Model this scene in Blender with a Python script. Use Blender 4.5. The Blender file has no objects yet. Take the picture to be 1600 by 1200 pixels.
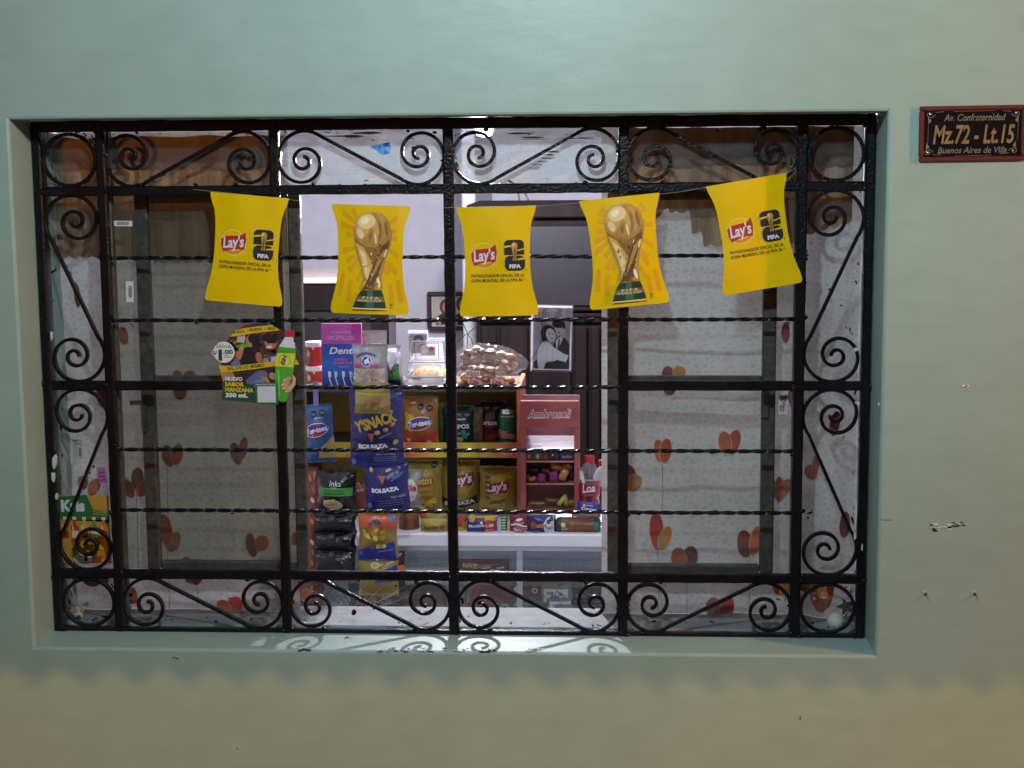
import bpy, bmesh, math, random
from mathutils import Vector, Matrix, noise
random.seed(7)
scene = bpy.context.scene
COL = scene.collection
R_ = math.radians

# ------------------------------------------------------------------ camera
CAM = Vector((0, -3.368, 1.85)); FPX = 2527.5
yaw, pit, rol = R_(-3.35150723), R_(-7.92986645), R_(-0.44201053)
_f0 = Vector((math.sin(yaw), math.cos(yaw), 0)); _r0 = Vector((math.cos(yaw), -math.sin(yaw), 0)); _u0 = Vector((0, 0, 1))
FWD = _f0*math.cos(pit) + _u0*math.sin(pit); _U = _u0*math.cos(pit) - _f0*math.sin(pit)
RT = _r0*math.cos(rol) + _U*math.sin(rol); UP = _U*math.cos(rol) - _r0*math.sin(rol)
def P(px, py, Y):
    """the point at distance Y behind the wall face that the photograph shows at (px, py)"""
    d = FWD + RT*((px-800)/FPX) - UP*((py-600)/FPX)
    return CAM + d*((Y-CAM.y)/d.y)
def pxm(Y): return (Y-CAM.y)/FPX*1.006
cd = bpy.data.cameras.new('camera'); cam = bpy.data.objects.new('camera', cd); COL.objects.link(cam)
cd.sensor_width = 36; cd.lens = FPX/1600*36; cd.clip_start = 0.05; cd.clip_end = 200
m3 = Matrix((RT, UP, -FWD)).transposed()
cam.matrix_world = Matrix.Translation(CAM) @ m3.to_4x4()
scene.camera = cam

# ------------------------------------------------------------------ world (night), exposure
w = bpy.data.worlds.new('World'); scene.world = w; w.use_nodes = True
nt = w.node_tree
sky = nt.nodes.new('ShaderNodeTexSky'); sky.sky_type = 'NISHITA'; sky.sun_disc = False
sky.sun_elevation = R_(1.0); sky.sun_rotation = R_(200)
bg = nt.nodes['Background']; bg.inputs['Strength'].default_value = 0.05
nt.links.new(sky.outputs[0], bg.inputs['Color'])
vs = scene.view_settings; vs.view_transform = 'Standard'; vs.look = 'None'; vs.exposure = 0; vs.gamma = 1; vs.use_curve_mapping = False

# ------------------------------------------------------------------ lamps of the place
def lamp(name, loc, power, color, radius):
    l = bpy.data.lights.new(name, 'POINT'); l.energy = power; l.color = color; l.shadow_soft_size = radius
    o = bpy.data.objects.new(name, l); o.location = loc; COL.objects.link(o); return o
LAMP_IN = P(757, 234, 1.70)
lamp('awning_lamp_light', (-0.16, -1.72, 2.58), 92, (0.74, 1.0, 1.06), 0.03)
lamp('street_lamp_light', (-2.6, -7.3, 8.25), 1650, (1.0, 0.46, 0.07), 0.036)
lamp('side_lamp_light', (3.07, -1.1, 2.42), 235, (1.0, 0.43, 0.13), 0.025)
lamp('shop_bulb_light', LAMP_IN, 150, (0.93, 0.92, 1.0), 0.03)

# ------------------------------------------------------------------ materials
_mats = {}
def lin(c):
    if isinstance(c, str):
        c = c.lstrip('#'); c = [int(c[i:i+2], 16)/255 for i in (0, 2, 4)]
        return tuple(x/12.92 if x <= 0.04045 else ((x+0.055)/1.055)**2.4 for x in c)
    return tuple(c)
def M(c, rough=0.5, kind='plain', bump=0.0, scale=60.0, var=0.10, metal=0.0, spec=0.5):
    key = (c if isinstance(c, str) else tuple(c), rough, kind, bump, scale, var, metal, spec)
    if key in _mats: return _mats[key]
    m = bpy.data.materials.new('mat_%s' % kind); m.use_nodes = True
    n = m.node_tree.nodes; L = m.node_tree.links; b = n['Principled BSDF']
    col = lin(c)
    b.inputs['Roughness'].default_value = rough; b.inputs['Metallic'].default_value = metal
    b.inputs['Specular IOR Level'].default_value = spec
    tc = n.new('ShaderNodeTexCoord'); nz = n.new('ShaderNodeTexNoise'); nz.inputs['Scale'].default_value = scale
    nz.inputs['Detail'].default_value = 4
    L.new(tc.outputs['Object'], nz.inputs['Vector'])
    rp = n.new('ShaderNodeValToRGB'); e = rp.color_ramp.elements
    e[0].position = 0.3; e[1].position = 0.7
    e[0].color = tuple(x*(1-var) for x in col)+(1,); e[1].color = tuple(min(1, x*(1+var)) for x in col)+(1,)
    L.new(nz.outputs['Fac'], rp.inputs['Fac']); L.new(rp.outputs['Color'], b.inputs['Base Color'])
    if bump:
        bp = n.new('ShaderNodeBump'); bp.inputs['Strength'].default_value = bump; bp.inputs['Distance'].default_value = 0.004
        L.new(nz.outputs['Fac'], bp.inputs['Height']); L.new(bp.outputs['Normal'], b.inputs['Normal'])
    _mats[key] = m; return m
def film(c):
    l = lin(c); g = sum(l)/3
    return M(tuple(round((x*.86+g*.14)*.62, 4) for x in l), 0.18, 'film', 0.9, 75, 0.06)
def card(c): return M(c, 0.55, 'card', 0, 90, 0.05)

def wall_paint():
    m = bpy.data.materials.new('mat_wall_paint'); m.use_nodes = True
    n = m.node_tree.nodes; L = m.node_tree.links; b = n['Principled BSDF']
    b.inputs['Roughness'].default_value = 0.42; b.inputs['Specular IOR Level'].default_value = 0.42
    tc = n.new('ShaderNodeTexCoord')
    n1 = n.new('ShaderNodeTexNoise'); n1.inputs['Scale'].default_value = 1.6; n1.inputs['Detail'].default_value = 6; n1.inputs['Roughness'].default_value = 0.6
    n2 = n.new('ShaderNodeTexNoise'); n2.inputs['Scale'].default_value = 26; n2.inputs['Detail'].default_value = 5
    n3 = n.new('ShaderNodeTexNoise'); n3.inputs['Scale'].default_value = 240; n3.inputs['Detail'].default_value = 3
    mp = n.new('ShaderNodeMapping'); mp.inputs['Scale'].default_value = (0.45, 1, 1)
    L.new(tc.outputs['Object'], n1.inputs['Vector']); L.new(tc.outputs['Object'], mp.inputs['Vector'])
    L.new(mp.outputs['Vector'], n2.inputs['Vector']); L.new(tc.outputs['Object'], n3.inputs['Vector'])
    r1 = n.new('ShaderNodeValToRGB'); e = r1.color_ramp.elements
    e[0].position = 0.30; e[0].color = (0.295, 0.40, 0.375, 1); e[1].position = 0.70; e[1].color = (0.345, 0.465, 0.438, 1)
    L.new(n1.outputs['Fac'], r1.inputs['Fac'])
    r2 = n.new('ShaderNodeValToRGB'); e = r2.color_ramp.elements
    e[0].position = 0.28; e[0].color = (0.935, 0.935, 0.925, 1); e[1].position = 0.62; e[1].color = (1, 1, 1, 1)
    L.new(n2.outputs['Fac'], r2.inputs['Fac'])
    mx = n.new('ShaderNodeMix'); mx.data_type = 'RGBA'; mx.blend_type = 'MULTIPLY'; mx.inputs[0].default_value = 1
    L.new(r1.outputs['Color'], mx.inputs[6]); L.new(r2.outputs['Color'], mx.inputs[7]); L.new(mx.outputs[2], b.inputs['Base Color'])
    n4 = n.new('ShaderNodeTexNoise'); n4.inputs['Scale'].default_value = 7; n4.inputs['Detail'].default_value = 2; L.new(mp.outputs['Vector'], n4.inputs['Vector'])
    a0 = n.new('ShaderNodeMath'); a0.operation = 'MULTIPLY_ADD'; a0.inputs[1].default_value = 3.0
    L.new(n4.outputs['Fac'], a0.inputs[0]); L.new(n2.outputs['Fac'], a0.inputs[2])
    ad = n.new('ShaderNodeMath'); ad.operation = 'MULTIPLY_ADD'; ad.inputs[1].default_value = 0.22
    L.new(n3.outputs['Fac'], ad.inputs[0]); L.new(a0.outputs[0], ad.inputs[2])
    bp = n.new('ShaderNodeBump'); bp.inputs['Strength'].default_value = 0.20; bp.inputs['Distance'].default_value = 0.004
    L.new(ad.outputs[0], bp.inputs['Height']); L.new(bp.outputs['Normal'], b.inputs['Normal'])
    return m
def black_paint():
    m = bpy.data.materials.new('mat_black_enamel'); m.use_nodes = True
    n = m.node_tree.nodes; L = m.node_tree.links; b = n['Principled BSDF']
    b.inputs['Roughness'].default_value = 0.26; b.inputs['Specular IOR Level'].default_value = 0.22
    tc = n.new('ShaderNodeTexCoord')
    n1 = n.new('ShaderNodeTexNoise'); n1.inputs['Scale'].default_value = 170; n1.inputs['Detail'].default_value = 4
    n2 = n.new('ShaderNodeTexNoise'); n2.inputs['Scale'].default_value = 12
    L.new(tc.outputs['Object'], n1.inputs['Vector']); L.new(tc.outputs['Object'], n2.inputs['Vector'])
    r = n.new('ShaderNodeValToRGB'); e = r.color_ramp.elements
    e[0].position = .35; e[0].color = (0.0035, 0.004, 0.0065, 1); e[1].position = .7; e[1].color = (0.008, 0.009, 0.014, 1)
    L.new(n2.outputs['Fac'], r.inputs['Fac']); L.new(r.outputs['Color'], b.inputs['Base Color'])
    bp = n.new('ShaderNodeBump'); bp.inputs['Strength'].default_value = 0.55; bp.inputs['Distance'].default_value = 0.003
    L.new(n1.outputs['Fac'], bp.inputs['Height']); L.new(bp.outputs['Normal'], b.inputs['Normal'])
    return m
def glass(dirt=0.02, smear=0.0, smear_col=(0.7, 0.7, 0.78), scale=9, stretch=(1, 1, 1), thr=0.5, tint=1.0):
    m = bpy.data.materials.new('mat_pane_glass'); m.use_nodes = True
    n = m.node_tree.nodes; L = m.node_tree.links; n.remove(n['Principled BSDF'])
    out = n['Material Output']
    tr = n.new('ShaderNodeBsdfTransparent'); tr.inputs['Color'].default_value = (0.94*tint, 0.97*tint, 0.96*tint*(tint**.2), 1)
    gl = n.new('ShaderNodeBsdfGlossy'); gl.inputs['Roughness'].default_value = 0.03
    fr = schlick(n, L, .03)
    df = n.new('ShaderNodeBsdfDiffuse'); df.inputs['Color'].default_value = smear_col+(1,)
    mx = n.new('ShaderNodeMixShader'); L.new(fr.outputs[0], mx.inputs[0]); L.new(tr.outputs[0], mx.inputs[1]); L.new(gl.outputs[0], mx.inputs[2])
    tc = n.new('ShaderNodeTexCoord'); mp = n.new('ShaderNodeMapping'); mp.inputs['Scale'].default_value = stretch
    nz = n.new('ShaderNodeTexNoise'); nz.inputs['Scale'].default_value = scale; nz.inputs['Detail'].default_value = 8; nz.inputs['Roughness'].default_value = 0.65
    L.new(tc.outputs['Object'], mp.inputs['Vector']); L.new(mp.outputs[0], nz.inputs['Vector'])
    mr = n.new('ShaderNodeMapRange'); mr.inputs[1].default_value = thr-0.12; mr.inputs[2].default_value = thr+0.2
    mr.inputs[3].default_value = dirt; mr.inputs[4].default_value = dirt+smear
    L.new(nz.outputs['Fac'], mr.inputs[0])
    m2 = n.new('ShaderNodeMixShader'); L.new(mr.outputs[0], m2.inputs[0]); L.new(mx.outputs[0], m2.inputs[1]); L.new(df.outputs[0], m2.inputs[2])
    L.new(m2.outputs[0], out.inputs['Surface'])
    return m
def schlick(n, L, f0, nrm=None):
    lw = n.new('ShaderNodeLayerWeight'); lw.inputs['Blend'].default_value = 0.5
    if nrm: L.new(nrm, lw.inputs['Normal'])
    p = n.new('ShaderNodeMath'); p.operation = 'POWER'; p.inputs[1].default_value = 5; L.new(lw.outputs['Facing'], p.inputs[0])
    a = n.new('ShaderNodeMath'); a.operation = 'MULTIPLY_ADD'; a.inputs[1].default_value = 1-f0; a.inputs[2].default_value = f0; L.new(p.outputs[0], a.inputs[0])
    return a
def clear_film(alpha=0.2, col=(0.9, 0.9, 0.95), rough=0.15, bump=0.6, scale=45):
    """thin crinkled clear plastic: see-through with bright glints"""
    m = bpy.data.materials.new('mat_clear_plastic'); m.use_nodes = True
    n = m.node_tree.nodes; L = m.node_tree.links; n.remove(n['Principled BSDF']); out = n['Material Output']
    tr = n.new('ShaderNodeBsdfTransparent'); gl = n.new('ShaderNodeBsdfGlossy'); gl.inputs['Roughness'].default_value = rough
    df = n.new('ShaderNodeBsdfTranslucent'); df.inputs['Color'].default_value = col+(1,)
    tc = n.new('ShaderNodeTexCoord'); nz = n.new('ShaderNodeTexNoise'); nz.inputs['Scale'].default_value = scale; nz.inputs['Detail'].default_value = 3
    L.new(tc.outputs['Object'], nz.inputs['Vector'])
    bp = n.new('ShaderNodeBump'); bp.inputs['Strength'].default_value = bump; bp.inputs['Distance'].default_value = 0.01
    L.new(nz.outputs['Fac'], bp.inputs['Height']); L.new(bp.outputs[0], gl.inputs['Normal'])
    fr = schlick(n, L, .07, bp.outputs[0])
    a = n.new('ShaderNodeMixShader'); a.inputs[0].default_value = alpha; L.new(tr.outputs[0], a.inputs[1]); L.new(df.outputs[0], a.inputs[2])
    b = n.new('ShaderNodeMixShader'); L.new(fr.outputs[0], b.inputs[0]); L.new(a.outputs[0], b.inputs[1]); L.new(gl.outputs[0], b.inputs[2])
    L.new(b.outputs[0], out.inputs['Surface']); return m
def curtain_mat():
    m = bpy.data.materials.new('mat_pebble_print_curtain'); m.use_nodes = True
    n = m.node_tree.nodes; L = m.node_tree.links; b = n['Principled BSDF']; b.inputs['Roughness'].default_value = 0.8
    b.inputs['Specular IOR Level'].default_value = 0.2
    tc = n.new('ShaderNodeTexCoord'); mp = n.new('ShaderNodeMapping'); mp.inputs['Scale'].default_value = (1, 0.2, 1.25)
    L.new(tc.outputs['Object'], mp.inputs['Vector'])
    v = n.new('ShaderNodeTexVoronoi'); v.feature = 'DISTANCE_TO_EDGE'; v.inputs['Scale'].default_value = 64; v.inputs['Randomness'].default_value = 0.9
    L.new(mp.outputs[0], v.inputs['Vector'])
    r = n.new('ShaderNodeValToRGB'); e = r.color_ramp.elements
    e[0].position = 0.03; e[0].color = (0.50, 0.455, 0.455, 1); e[1].position = 0.34; e[1].color = (0.405, 0.37, 0.372, 1)
    L.new(v.outputs['Distance'], r.inputs['Fac'])
    nz = n.new('ShaderNodeTexNoise'); nz.inputs['Scale'].default_value = 5; nz.inputs['Detail'].default_value = 5
    L.new(tc.outputs['Object'], nz.inputs['Vector'])
    r2 = n.new('ShaderNodeValToRGB'); e = r2.color_ramp.elements; e[0].position = .3; e[0].color = (.82, .80, .78, 1); e[1].position = .65; e[1].color = (1, 1, 1, 1)
    L.new(nz.outputs['Fac'], r2.inputs['Fac'])
    mx = n.new('ShaderNodeMix'); mx.data_type = 'RGBA'; mx.blend_type = 'MULTIPLY'; mx.inputs[0].default_value = 1
    L.new(r.outputs[0], mx.inputs[6]); L.new(r2.outputs[0], mx.inputs[7]); L.new(mx.outputs[2], b.inputs['Base Color'])
    t = n.new('ShaderNodeBsdfTranslucent'); L.new(mx.outputs[2], t.inputs['Color'])
    s = n.new('ShaderNodeMixShader'); s.inputs[0].default_value = 0.22
    L.new(b.outputs[0], s.inputs[1]); L.new(t.outputs[0], s.inputs[2]); L.new(s.outputs[0], n['Material Output'].inputs['Surface'])
    return m
def streaky(c0, c1, c2, sx=38, sz=2.2, transl=0.25):
    m = bpy.data.materials.new('mat_streaked_cloth'); m.use_nodes = True
    n = m.node_tree.nodes; L = m.node_tree.links; b = n['Principled BSDF']; b.inputs['Roughness'].default_value = 0.75
    tc = n.new('ShaderNodeTexCoord'); mp = n.new('ShaderNodeMapping'); mp.inputs['Scale'].default_value = (sx, 1, sz)
    L.new(tc.outputs['Object'], mp.inputs['Vector'])
    nz = n.new('ShaderNodeTexNoise'); nz.inputs['Scale'].default_value = 1; nz.inputs['Detail'].default_value = 4; nz.inputs['Roughness'].default_value = 0.55
    nz.inputs['Distortion'].default_value = 0.6
    L.new(mp.outputs[0], nz.inputs['Vector'])
    r = n.new('ShaderNodeValToRGB'); e = r.color_ramp.elements
    e[0].position = .34; e[0].color = c0+(1,); e[1].position = .68; e[1].color = c2+(1,)
    k = e.new(.5); k.color = c1+(1,)
    L.new(nz.outputs['Fac'], r.inputs['Fac']); L.new(r.outputs[0], b.inputs['Base Color'])
    t = n.new('ShaderNodeBsdfTranslucent'); L.new(r.outputs[0], t.inputs['Color'])
    s = n.new('ShaderNodeMixShader'); s.inputs[0].default_value = transl
    L.new(b.outputs[0], s.inputs[1]); L.new(t.outputs[0], s.inputs[2]); L.new(s.outputs[0], n['Material Output'].inputs['Surface'])
    return m
def emitter(c, s):
    m = bpy.data.materials.new('mat_lit_bulb'); m.use_nodes = True
    n = m.node_tree.nodes; b = n['Principled BSDF']; b.inputs['Base Color'].default_value = (.9, .9, .9, 1)
    b.inputs['Emission Color'].default_value = c+(1,); b.inputs['Emission Strength'].default_value = s
    return m
PAINT = wall_paint(); BLACK = black_paint()
SASH = M((0.055, 0.052, 0.05), 0.4, 'old_grey_enamel', 0.5, 60, 0.4)
WHITEWALL = M((0.56, 0.55, 0.61), 0.7, 'lavender_wall', 0.1, 14, 0.04)
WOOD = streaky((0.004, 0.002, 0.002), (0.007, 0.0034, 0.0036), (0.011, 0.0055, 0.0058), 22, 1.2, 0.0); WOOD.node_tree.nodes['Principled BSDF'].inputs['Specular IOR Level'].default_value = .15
MARKER = M((0.02, 0.02, 0.024), 0.4, 'seal_black', 0, 40, .1)

# ------------------------------------------------------------------ mesh building
class MB:
    def __init__(s): s.v = []; s.f = []; s.mi = []; s.mats = []
    def m(s, mat):
        if mat not in s.mats: s.mats.append(mat)
        return s.mats.index(mat)
    def add(s, vs, fs, mat):
        o = len(s.v); s.v += [tuple(x) for x in vs]; k = s.m(mat)
        for f in fs: s.f.append(tuple(i+o for i in f)); s.mi.append(k)
        return s
    def box(s, x0, x1, y0, y1, z0, z1, mat, c=0.0):
        if c <= 0:
            vs = [(x, y, z) for x in (x0, x1) for y in (y0, y1) for z in (z0, z1)]
            return s.add(vs, [(0, 1, 3, 2), (4, 6, 7, 5), (0, 4, 5, 1), (2, 3, 7, 6), (0, 2, 6, 4), (1, 5, 7, 3)], mat)
        bm = bmesh.new(); bmesh.ops.create_cube(bm, size=1)
        for v in bm.verts: v.co = Vector(((x0+x1)/2+v.co.x*(x1-x0), (y0+y1)/2+v.co.y*(y1-y0), (z0+z1)/2+v.co.z*(z1-z0)))
        bmesh.ops.bevel(bm, geom=list(bm.edges), offset=c, segments=1, affect='EDGES')
        bm.verts.index_update()
        s.add([v.co[:] for v in bm.verts], [tuple(v.index for v in f.verts) for f in bm.faces], mat); bm.free(); return s
    def grid(s, fn, nu, nv, mat, flip=False):
        vs = [fn(i/nu, j/nv) for j in range(nv+1) for i in range(nu+1)]
        fs = []
        for j in range(nv):
            for i in range(nu):
                a = j*(nu+1)+i; q = (a, a+1, a+nu+2, a+nu+1); fs.append(q[::-1] if flip else q)
        return s.add(vs, fs, mat)
    def tube(s, pts, r, mat, n=8, rx=None, closed=False, square=None, up=Vector((0, 1, 0))):
        """round tube of radius r (float or list); square=(half width in plane, half depth along `up`) gives a flat bar"""
        pts = [Vector(p) for p in pts]; vs = []; N = len(pts); fs = []
        for i, p in enumerate(pts):
            a = pts[(i-1) % N] if (i or closed) else p; b = pts[(i+1) % N] if (i < N-1 or closed) else p
            t = (b-a).normalized(); sd = t.cross(up)
            if sd.length < 1e-5: sd = t.cross(Vector((1, 0, 0.01)))
            sd.normalize(); u2 = sd.cross(t).normalized()
            rr = r[i] if isinstance(r, (list, tuple)) else r
            if square:
                k = rr; h, d = square[0]*k, square[1]
                c = 0.35*min(h, d)
                ring = [(h-c, d), (-(h-c), d), (-h, d-c), (-h, -(d-c)), (-(h-c), -d), (h-c, -d), (h, -(d-c)), (h, d-c)]
            else: ring = [(math.cos(2*math.pi*j/n)*rr, math.sin(2*math.pi*j/n)*rr) for j in range(n)]
            vs += [p+sd*x+u2*y for x, y in ring]
        k = len(ring)
        for i in range(N if closed else N-1):
            for j in range(k):
                a = i*k+j; b = i*k+(j+1) % k; i2 = (i+1) % N
                fs.append((a, b, i2*k+(j+1) % k, i2*k+j))
        if not closed: fs.append(tuple(range(k))[::-1]); fs.append(tuple((N-1)*k+j for j in range(k)))
        return s.add(vs, fs, mat)
    def lathe(s, prof, mat, n=24, c=(0, 0, 0), cap=True, mats=None):
        """prof: [(r, z)] from bottom to top; mats: one material for each span"""
        vs = []; N = len(prof)
        for r, z in prof: vs += [(c[0]+r*math.cos(2*math.pi*j/n), c[1]+r*math.sin(2*math.pi*j/n), c[2]+z) for j in range(n)]
        o = len(s.v); s.v += vs
        for i in range(N-1):
            k = s.m(mats[i] if mats else mat)
            for j in range(n): s.f.append(tuple(o+q for q in (i*n+j, i*n+(j+1) % n, (i+1)*n+(j+1) % n, (i+1)*n+j))); s.mi.append(k)
        if cap:
            s.f.append(tuple(o+j for j in range(n))[::-1]); s.mi.append(s.m(mats[0] if mats else mat))
            s.f.append(tuple(o+(N-1)*n+j for j in range(n))); s.mi.append(s.m(mats[-1] if mats else mat))
        return s
    def blob(s, c, rad, mat, seed=0, amp=0.12, n=12, freq=1.5):
        c = Vector(c); vs = []; fs = []; m_ = n//2+1
        for i in range(m_+1):
            for j in range(n):
                th = math.pi*i/m_; ph = 2*math.pi*j/n
                d = Vector((math.sin(th)*math.cos(ph), math.sin(th)*math.sin(ph), math.cos(th)))
                k = 1+amp*noise.noise(d*freq+Vector((seed*3.1, seed, 0)))*2
                vs.append(c+Vector((d.x*rad[0], d.y*rad[1], d.z*rad[2]))*k)
        for i in range(m_):
            for j in range(n): fs.append((i*n+j, (i+1)*n+j, (i+1)*n+(j+1) % n, i*n+(j+1) % n))
        return s.add(vs, fs, mat)
    def build(s, name, parent=None, smooth=False, weld=True):
        me = bpy.data.meshes.new(name); me.from_pydata(s.v, [], s.f)
        for k in s.mats: me.materials.append(k)
        me.polygons.foreach_set('material_index', s.mi)
        bm = bmesh.new(); bm.from_mesh(me)
        if weld: bmesh.ops.remove_doubles(bm, verts=bm.verts, dist=1e-6)
        bmesh.ops.recalc_face_normals(bm, faces=bm.faces)
        bm.to_mesh(me); bm.free()
        if smooth:
            me.polygons.foreach_set('use_smooth', [True]*len(me.polygons)); me.set_sharp_from_angle(angle=R_(40))
        o = bpy.data.objects.new(name, me); COL.objects.link(o)
        if parent: o.parent = parent
        return o
def tag(o, label, cat, group=None, kind=None):
    if label: o['label'] = label
    if cat: o['category'] = cat
    if group: o['group'] = group
    if kind: o['kind'] = kind
    return o
def thing(name, label, cat, loc=(0, 0, 0), rot=(0, 0, 0), group=None):
    o = bpy.data.objects.new(name, None); COL.objects.link(o); o.location = loc; o.rotation_euler = rot
    o.empty_display_size = 0.05
    return tag(o, label, cat, group)

# ------------------------------------------------------------------ flat print
_txt = {}
def text_tris(s, shear=0.0, bold=0.0, space=1.0):
    key = (s, shear, bold, space)
    if key in _txt: return _txt[key]
    c = bpy.data.curves.new('lettering', 'FONT'); c.body = s; c.shear = shear; c.offset = bold; c.resolution_u = 3
    c.space_character = space
    o = bpy.data.objects.new('lettering', c); COL.objects.link(o)
    dg = bpy.context.evaluated_depsgraph_get(); ev = o.evaluated_get(dg); me = ev.to_mesh(); me.calc_loop_triangles()
    vs = [v.co.copy() for v in me.vertices]
    tr = [[(vs[i].x, vs[i].y) for i in t.vertices] for t in me.loop_triangles]
    ev.to_mesh_clear(); bpy.data.objects.remove(o); bpy.data.curves.remove(c)
    xs = [p[0] for t in tr for p in t]; ys = [p[1] for t in tr for p in t]
    r = (tr, min(xs), max(xs), min(ys), max(ys)); _txt[key] = r; return r
class Print:
    """flat print laid on a surface S(u, v) -> Vector; layers are sheets a fraction of a millimetre apart"""
    def __init__(s, S, off=0.0012, step=0.0006, nrm=None, maxe=0.012):
        s.S = S; s.off = off; s.step = step; s.t = []; s.nrm = nrm or (lambda u, v: Vector((0, -1, 0))); s.maxe = maxe; s.lay = 0
    def _tri(s, a, b, c, mat, lay): s.t.append((a, b, c, mat, lay))
    def poly(s, pts, mat, lay=None):
        if lay is None: s.lay += 1; lay = s.lay
        bm = bmesh.new(); vs = [bm.verts.new((p[0], p[1], 0)) for p in pts]
        try: f = bm.faces.new(vs)
        except Exception: bm.free(); return s
        bmesh.ops.triangulate(bm, faces=[f])
        for f in bm.faces: s._tri(*[(v.co.x, v.co.y) for v in f.verts], mat, lay)
        bm.free(); return s
    def rect(s, u0, v0, u1, v1, mat, lay=None): return s.poly([(u0, v0), (u1, v0), (u1, v1), (u0, v1)], mat, lay)
    def rrect(s, u0, v0, u1, v1, r, mat, lay=None):
        pts = []
        for cx, cy, a0 in ((u1-r, v1-r, 0), (u0+r, v1-r, 90), (u0+r, v0+r, 180), (u1-r, v0+r, 270)):
            pts += [(cx+r*math.cos(R_(a0+a)), cy+r*math.sin(R_(a0+a))) for a in (0, 30, 60, 90)]
        return s.poly(pts, mat, lay)
    def ell(s, u, v, a, b, mat, rot=0, lay=None, n=24, a0=0, a1=360):
        if lay is None: s.lay += 1; lay = s.lay
        c, d = math.cos(R_(rot)), math.sin(R_(rot)); pts = []
        for i in range(n+1):
            t = R_(a0+(a1-a0)*i/n); x, y = a*math.cos(t), b*math.sin(t); pts.append((u+x*c-y*d, v+x*d+y*c))
        for i in range(n): s._tri((u, v), pts[i], pts[i+1], mat, lay)
        return s
    def text(s, st, u, v, wd, h, mat, shear=0, bold=0.0, rot=0, lay=None, space=1.0, arc=0.0):
        if lay is None: s.lay += 1; lay = s.lay
        tr, x0, x1, y0, y1 = text_tris(st, shear, bold, space)
        sx = wd/(x1-x0); sy = h/(y1-y0); c, d = math.cos(R_(rot)), math.sin(R_(rot)); mxx, my = (x0+x1)/2, (y0+y1)/2
        def q(p):
            x = (p[0]-mxx)*sx; y = (p[1]-my)*sy
            y += arc*(x/(wd/2))**2
            return (u+x*c-y*d, v+x*d+y*c)
        for t in tr: s._tri(q(t[0]), q(t[1]), q(t[2]), mat, lay)
        return s
    def line(s, pts, wd, mat, lay=None):
        if lay is None: s.lay += 1; lay = s.lay
        for a, b in zip(pts, pts[1:]):
            dx, dy = b[0]-a[0], b[1]-a[1]; l = math.hypot(dx, dy) or 1; nx, ny = -dy/l*wd/2, dx/l*wd/2
            s.poly([(a[0]-nx, a[1]-ny), (b[0]-nx, b[1]-ny), (b[0]+nx, b[1]+ny), (a[0]+nx, a[1]+ny)], mat, lay)
        return s
    def build(s, name='print', parent=None, kind=None):
        mb = MB(); st = list(s.t)
        while st:
            a, b, c, mat, lay = st.pop()
            e = [(math.dist(a, b), 0), (math.dist(b, c), 1), (math.dist(c, a), 2)]; L, k = max(e)
            if L > s.maxe:
                p, q, r = ((a, b, c), (b, c, a), (c, a, b))[k]; m_ = ((p[0]+q[0])/2, (p[1]+q[1])/2)
                st.append((p, m_, r, mat, lay)); st.append((m_, q, r, mat, lay)); continue
            ar = (b[0]-a[0])*(c[1]-a[1])-(b[1]-a[1])*(c[0]-a[0])
            if ar < 0: b, c = c, b
            mb.add([s.S(*p)+s.nrm(*p)*(s.off+s.step*lay) for p in (a, b, c)], [(0, 1, 2)], mat)
        o = mb.build(name, parent)
        if kind: o['kind'] = kind
        return o
def flat(): return lambda u, v: Vector((u, 0, v))

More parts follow.
